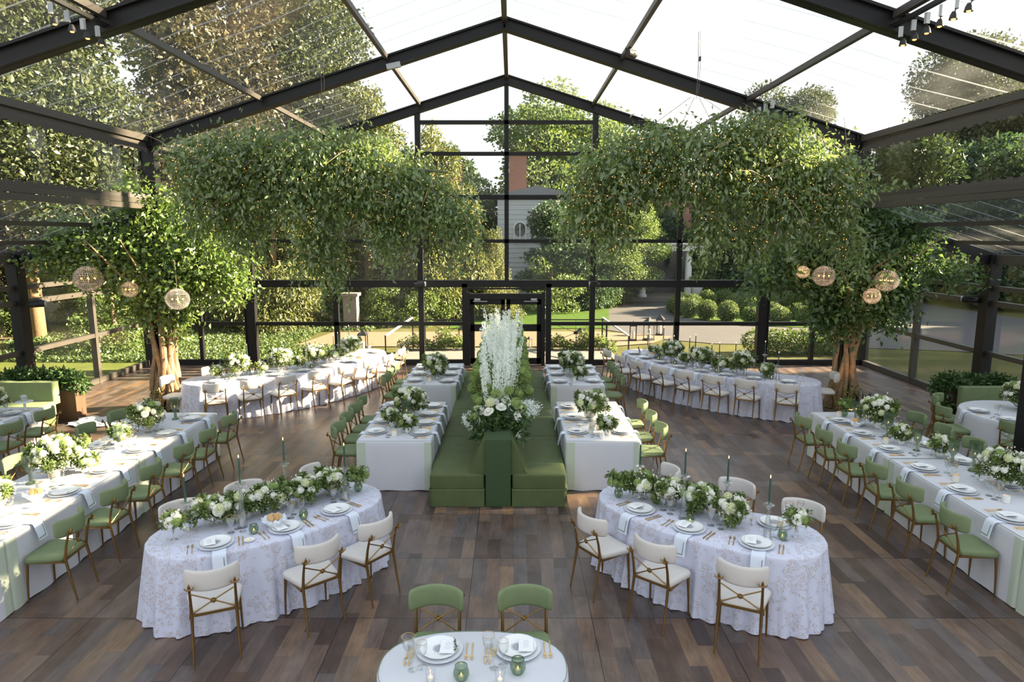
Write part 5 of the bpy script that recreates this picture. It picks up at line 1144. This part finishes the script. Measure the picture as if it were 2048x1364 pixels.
# ------------------------------------------------------------ trees wrapped round the nave columns
def column_tree(x, y, s, lab, seed, sh, lm='treeleaf'):
    q = random.Random(seed); t = thing('wrapped_column_tree', lab, 'tree', (x, y, 0))
    for i in range(15):
        a = 2*PI*i/15+q.uniform(-.2, .2); r0 = q.uniform(.24, .36); tw = q.uniform(-.9, .9); pts = []; rd = []
        hh = q.uniform(2.3, 3.0); w0 = q.uniform(.035, .062)
        for k in range(12):
            u = k/11; aa = a+tw*u+.15*math.sin(u*9+i); rr = r0*(1-.42*math.sin(PI*min(u*1.1, 1)))+.04*math.sin(u*11+i*2)+(.28*max(0, u-.75)*4*.4)
            pts.append((rr*math.cos(aa), rr*math.sin(aa)*.8, hh*u)); rd.append(w0*(1.25-.6*u)*(1+.15*math.sin(u*20+i)))
        MB().tube(pts, rd, 8).build('vine_stem', M['bark'], t, True)
    for i in range(9):
        a = 2*PI*i/9+q.uniform(-.3, .3); L = q.uniform(1.5, 2.3); z = q.uniform(2.0, 2.8); c_, s_ = math.cos(a), math.sin(a)
        MB().tube([(.15*c_, .15*s_, z), (.5*L*c_, .4*L*s_, z+.5), (L*c_, .7*L*s_, z+q.uniform(.5, 1.3))], [.035, .022, .008], 6).build('branch', M['bark'], t, True)
    bl = sh
    foliage('foliage', 22000, bl, .10, M[lm], seed, t, shell=.35, droop=.35, width=.55, clump=5)
    foliage('moss', 900, [(0, 0, .08, .5, .4, .12), (0, -.1, .35, .35, .3, .2)], .05, M['moss'], seed+1, t, shell=.3, droop=-.3)
    return t
LB = [(0, 0, 3.1, 1.3, .9, .8), (-1.0, .1, 3.55, .9, .7, .42), (-1.6, 0, 3.35, .7, .5, .32), (-2.2, -.1, 3.2, .5, .4, .2), (-1.9, .1, 3.9, .35, .3, .22), (.9, 0, 3.4, .9, .8, .5), (1.3, -.2, 2.95, .7, .5, .35), (1.6, -.2, 2.6, .35, .35, .22), (.1, 0, 4.1, .8, .6, .5), (-.3, 0, 4.55, .4, .4, .32), (.25, -.1, 2.35, .55, .5, .55), (-.25, 0, 2.3, .45, .45, .5), (.5, -.3, 2.8, .7, .5, .4), (.25, 0, 1.75, .2, .25, .25), (-1.2, -.2, 2.85, .3, .3, .25)]
column_tree(-XC, Y2, 1, 'leafy tree wrapped around the left column with twisting vine trunk', 51, LB)
RB = [(0, 0, 3.1, 1.15, .9, .8), (-1.1, 0, 3.4, .7, .6, .42), (-1.6, -.1, 3.0, .45, .4, .28), (-2.0, -.2, 2.7, .22, .25, .2), (.95, 0, 3.5, .6, .6, .4), (1.3, 0, 3.85, .3, .3, .22), (.1, 0, 4.05, .7, .6, .45), (.45, 0, 4.3, .4, .4, .3), (.15, -.1, 2.35, .85, .6, .6), (-.3, 0, 2.1, .5, .5, .5), (.75, -.2, 2.05, .35, .3, .22), (1.7, -.3, 3.05, .45, .3, .12), (2.15, -.4, 2.85, .25, .25, .1), (.9, -.1, 2.7, .5, .5, .4), (-.15, 0, 1.7, .25, .25, .2), (-.9, -.1, 2.75, .5, .4, .35)]
column_tree(XC, Y2, 1, 'leafy tree wrapped around the right column with twisting vine trunk', 57, RB, 'treeshade')
for s, lab in ((-1, 'left'), (1, 'right')):       # small uplights at the trunks
    t = thing('uplight', 'small black uplight at the foot of the %s column tree' % lab, 'lamp', (s*XC+(.1 if s < 0 else -.1), Y2-.62, .01)); MB().lathe([(.05, 0), (.06, .03), (.05, .1), (.0001, .1)], 12).build('lamp_body', M['black'], t, True)
    MB().lathe([(.0001, .104), (.04, .104), (.0001, .106)], 12).build('lens', M['bulb'], t)
    l = bpy.data.lights.new('uplight_beam', 'SPOT'); l.energy = 30; l.color = (1, .55, .22); l.spot_size = R(60); l.spot_blend = .7; l.shadow_soft_size = .04; lo = ob('uplight_beam', l, t, (0, .02, .13)); lo.rotation_euler = (R(168), 0, 0)
# ------------------------------------------------------------ suspended canopies
def canopy(lab, cx, cy, blobs, seed, nl, cab, n=29000):
    t = thing('hanging_greenery', lab, 'hanging greenery', (cx, cy, 0)); q = random.Random(seed)
    foliage('foliage', n, blobs, .088, M['canopy'], seed, t, shell=.35, droop=.9, width=.46, clump=9)
    foliage('upright_sprays', 1800, [(b[0], b[1], b[2]+b[5]*.7, b[3]*.9, b[4]*.8, .18) for b in blobs if b[5] > .3], .075, M['canopy'], seed+3, t, shell=.2, droop=-.4, width=.42, clump=6)
    # trailing strands
    rs = np.random.RandomState(seed+8); SP_ = []
    for i in range(120):
        b = blobs[rs.randint(len(blobs))]; a = rs.uniform(0, 6.28); top = rs.random() < .3; x = b[0]+b[3]*.95*math.cos(a); y = b[1]+b[4]*.9*math.sin(a); z = b[2]+(b[5]*.6 if top else -b[5]*.45); L_ = rs.uniform(.15, .35) if top else rs.uniform(.25, .7); k = int(L_/.02)
        for u in range(k): f = u/k; SP_.append((x+.25*L_*math.cos(a)*f+rs.normal()*.02, y+rs.normal()*.03, z+(L_*(f-.3*f*f) if top else -L_*f)))
    SP_ = np.array(SP_); V_, F_ = leaf_arrays(SP_, .085*(1+.3*rs.normal(size=len(SP_))).clip(.5, 1.6), rs, np.tile([0, 0, -1.], (len(SP_), 1)), .3, .42, .4); ob('trailing_strands', np_mesh('strands', V_, F_, M['canopy']), t)
    for i in range(46):
        b = blobs[q.randrange(len(blobs))]; p = Vector((b[0]+q.uniform(-.7, .7)*b[3], b[1]+q.uniform(-.8, .8)*b[4], b[2]+q.uniform(-.2, .8)*b[5])); d = Vector((q.uniform(-1, 1), q.uniform(-1, .3), q.uniform(-.5, .4))).normalized()*q.uniform(.5, 1.0)
        MB().tube([p, p+d*.5+Vector((0, 0, .05)), p+d], [.009, .006, .002], 5).build('bare_twig', M['twig'], t)
    # fairy lights on the shell nearest the room
    rs = np.random.RandomState(seed+5); P, d = blob_points(nl, blobs, rs, .9); P -= 0; V = []; F = []
    tet = np.array([(1, 0, 0), (-1, 0, 0), (0, 1, 0), (0, -1, 0), (0, 0, 1), (0, 0, -1)])*.0068; tf = [(0, 2, 4), (2, 1, 4), (1, 3, 4), (3, 0, 4), (2, 0, 5), (1, 2, 5), (3, 1, 5), (0, 3, 5)]
    for p in P: o = len(V); V += [tuple(p+v) for v in tet]; F += [tuple(i+o for i in f) for f in tf]
    fo_ = ob('fairy_lights', np_mesh('fairy', V, F, M['fairy']), t); fo_['kind'] = 'stuff'
    # steel hoop carrying it, and cables
    m = MB(); x0 = min(b[0]-b[3]*.5 for b in blobs); x1 = max(b[0]+b[3]*.5 for b in blobs); zt_ = max(b[2]+b[5]*.4 for b in blobs)-.25
    m.tube([(x0+.4, 0, zt_-.2), (0, 0, zt_), (x1-.4, 0, zt_-.2)], .018, 8); m.build('support_bar', M['cable'], t)
    zr = roofz(cx)-.2
    for dx in cab: MB().tube([(dx*1.0, 0, zt_-.05), (dx*.08, .0, zt_+.75)], .004, 5).build('sling_cable', M['cable'], t)
    MB().tube([(0, 0, zt_+.72), (.01, 0, zt_+1.2), (-.01, 0, roofz(cx)+.0)], .0045, 5).build('lifting_cable', M['cable'], t)
    MB().tube([(.035, 0, zt_+.8), (.05, .03, zt_+1.3), (.02, 0, roofz(cx)+.0)], .003, 5).build('power_cord', M['twig'], t)
    for z in (.85, 1.35): MB().box((.03, 0, zt_+z), (.03, .03, .07)).build('cable_clip', M['black'], t)
    return t
CL = [(0, 0, 4.85, 1.3, .8, .48), (-.9, 0, 4.95, .8, .7, .42), (-1.6, -.1, 4.8, .7, .6, .5), (-2.2, 0, 5.0, .45, .4, .25), (-2.0, -.1, 4.2, .5, .5, .45), (.9, 0, 4.55, .9, .7, .5), (1.5, -.1, 4.3, .7, .6, .45), (2.0, -.1, 4.0, .5, .5, .38), (2.35, -.2, 3.72, .25, .3, .2), (.7, -.2, 4.2, .6, .6, .26), (-.2, -.2, 4.3, .7, .6, .3), (-.15, -.2, 3.55, .35, .35, .45), (.05, -.2, 3.2, .22, .25, .3), (1.05, -.2, 3.75, .35, .4, .3), (-1.1, -.1, 4.45, .7, .6, .36), (-1.45, 0, 3.75, .4, .4, .4), (.55, 0, 5.1, .5, .4, .22)]
canopy('suspended cloud of smilax greenery with fairy lights, left of the aisle', -3.0, 11.5, CL, 71, 700, (-1.2, -.4, .5, 1.3))
CR2 = [(0, 0, 4.95, 1.2, .8, .46), (-1.0, 0, 4.75, .9, .7, .5), (-1.5, -.1, 4.4, .55, .6, .5), (-1.85, -.2, 4.05, .35, .35, .35), (-.7, 0, 5.15, .5, .5, .25), (.9, 0, 5.15, .8, .6, .42), (1.3, 0, 5.35, .5, .4, .25), (1.7, -.1, 4.75, .8, .6, .55), (2.3, -.1, 4.5, .5, .5, .5), (2.25, -.2, 4.0, .4, .4, .4), (1.5, -.2, 4.1, .6, .5, .4), (.6, -.2, 4.5, .6, .6, .3), (.35, -.2, 3.75, .35, .35, .35), (-.3, -.1, 4.5, .4, .5, .22), (-1.35, -.2, 3.75, .3, .3, .3), (1.0, -.2, 3.6, .22, .25, .25), (2.6, -.2, 3.5, .2, .25, .2)]
canopy('suspended cloud of smilax greenery with fairy lights, right of the aisle', 3.2, 11.5, CR2, 77, 1300, (-1.2, -.4, .5, 1.3))
# ------------------------------------------------------------ crystal globes
def f_globe():
    t = thing('crystal_globe_pendant', '', 'pendant light'); V = []; F = []; r = .26
    for j in range(1, 20):
        ph = PI*j/20; n = max(6, int(44*math.sin(ph)))
        for i in range(n):
            a = 2*PI*i/n+j*.1; c = np.array((r*math.sin(ph)*math.cos(a), r*math.sin(ph)*math.sin(a), r*.93*math.cos(ph))); o = len(V); b = .0165
            V += [tuple(c+np.array(d)*b) for d in ((1, 0, 0), (-1, 0, 0), (0, 1, 0), (0, -1, 0), (0, 0, 1), (0, 0, -1))]; F += [tuple(k+o for k in f) for f in ((0, 2, 4), (2, 1, 4), (1, 3, 4), (3, 0, 4), (2, 0, 5), (1, 2, 5), (3, 1, 5), (0, 3, 5))]
    ob('crystal_beads', np_mesh('beads', V, F, M['cryst']), t)
    m = MB()
    for z in (-.23, -.12, 0, .12, .23):
        rr = math.sqrt(max(0, r*r-z*z/.86)); n = 28; m.tube([(rr*math.cos(2*PI*i/n), rr*math.sin(2*PI*i/n), z) for i in range(n+1)], .0035, 4, False)
    m.tube([(0, 0, -.23), (0, 0, .26)], .006, 6); m.build('wire_frame', M['metalgrey'], t)
    for i in range(6): a = PI*i/3; MB().sphere((.13*math.cos(a), .13*math.sin(a), .0), .016, 8, 6, (1, 1, 1.3)).build('candle_bulb', M['bulb'], t, True)
    MB().tube([(0, 0, .25), (0, 0, .95)], .004, 5).build('cord', M['cable'], t)
    l = bpy.data.lights.new('globe_glow', 'POINT'); l.energy = 3; l.color = (1, .6, .3); l.shadow_soft_size = .05; ob('globe_glow', l, t)
    return t
GL = K(f_globe)
for x, y, z, s, lab in ((-8.30, 13.3, 2.84, 1.0, 'largest globe pendant at the left of the left tree'), (-7.52, 13.35, 2.62, .64, 'smallest globe pendant between two others on the left tree'), (-6.45, 13.1, 2.45, .84, 'globe pendant right of the left trunk'),
    (6.32, 13.2, 2.90, .80, 'globe pendant left of the right trunk'), (7.62, 13.3, 2.80, .86, 'globe pendant glowing amber at the right of the right tree'), (7.30, 13.2, 2.50, .62, 'small lower globe pendant on the right tree'), (6.03, 13.5, 2.96, .5, 'smallest globe pendant half hidden in the right tree leaves')): GL((x, y, z), x, 'crystal bead '+lab, None, s)
# ------------------------------------------------------------ rigging and stage lamps
def f_par():
    t = thing('spot_lamp', '', 'spotlight'); MB().box((0, 0, .10), (.035, .05, .12)).build('driver_box', M['metalgrey'], t); MB().tube([(0, 0, .05), (.02, -.02, 0)], .006, 5).build('arm', M['black'], t)
    m = MB(); m.lathe([(.02, .03), (.035, 0), (.045, -.05), (.04, -.05)], 14, (.02, -.03, -.01)); m.build('lamp_head', M['black'], t, True); MB().sphere((.02, -.03, -.058), .024, 8, 5, (1, 1, .4)).build('lens', M['bulb'], t, True); return t
PAR = K(f_par)
for i in range(4): PAR((4.86, 13.55-.33*i, 5.92+.0*i), .3*i, '%s silver spotlight from the far end, right roof purlin' % ORD[i], None, 1.15)
for i in range(6): PAR((4.9+.0*i, 8.62-.26*i, 6.05), 1+.4*i, '%s black spotlight in the row at the upper right corner' % ORD[i], None, 1.0)
for i in range(4): PAR((-4.9, 8.6-.28*i, 6.05), 1+.4*i, '%s black spotlight in the row at the upper left corner' % ORD[i], None, 1.0)
for i, z in enumerate((1,)):
    MB_ = MB(); MB_.box((4.9, 7.9, 6.27), (.05, 1.8, .05)); tag(MB_.build('lighting_bar', M['black']), 'short black lighting bar under the upper right purlin', 'lighting bar')
    MB_ = MB(); MB_.box((-4.9, 8.1, 6.27), (.05, 1.4, .05)); tag(MB_.build('lighting_bar', M['black']), 'short black lighting bar under the upper left purlin', 'lighting bar')
def f_mov():
    t = thing('stage_light', '', 'stage light'); MB().box((0, 0, .06), (.16, .1, .05)).build('clamp', M['black'], t)
    m = MB(); m.tube([(-.16, -.02, -.02), (.12, -.06, .0)], [.06, .075], 12); m.build('lamp_housing', M['black'], t, True); MB().tube([(.12, -.06, .0), (.15, -.064, 0)], [.07, .066], 12).build('lens_hood', M['metalgrey'], t, True)
    m = MB(); m.beam((0, -.06, .06), (0, -.12, -.02), .02, .015); m.beam((0, .0, .06), (0, .05, -.02), .02, .015); m.build('yoke', M['black'], t); return t
MOV = K(f_mov)
for x, y, z, r_, lab in ((-2.43, 18.72, 2.34, .2, 'black stage light clamped left of the door'), (2.45, 18.6, 2.34, PI-.2, 'black stage light clamped right of the door'), (10.0, 14.3, 2.33, 2.4, 'lit stage light clamped to the right wall post'), (-10.0, 14.2, 2.25, .6, 'stage light clamped to the left wall post'), (2.35, 13.2, 7.07, 1.1, 'stage light hanging from the roof right of the ridge')): MOV((x, y, z), r_, lab, None, 1.0)
t = thing('roof_bracket', 'pale bracket and rod on the rafter left of the ridge', 'bracket', (-2.2, Y2-.15, 7.02)); MB().box((0, 0, 0), (.28, .08, .1), M_=Matrix.Rotation(-.2, 4, 'Y')).build('plate', M['metalgrey'], t); MB().tube([(.1, 0, .03), (.42, 0, .12)], .02, 8).build('rod', M['black'], t)
# small lily pot by the right trunk
t = thing('spiky_plant', 'dark spiky leaves at the foot of the right column tree', 'plant', (7.45, 13.45, .0)); rs = np.random.RandomState(5); P = np.tile([[0, 0, .02]], (16, 1))+rs.normal(size=(16, 3))*.05; P[:, 2] = .03
V, F = leaf_arrays(P, rs.uniform(.3, .5, 16), rs, np.tile([0, 0, 1.], (16, 1)), .75, .12, 0); ob('leaves', np_mesh('l', V, F, M['black']), t)
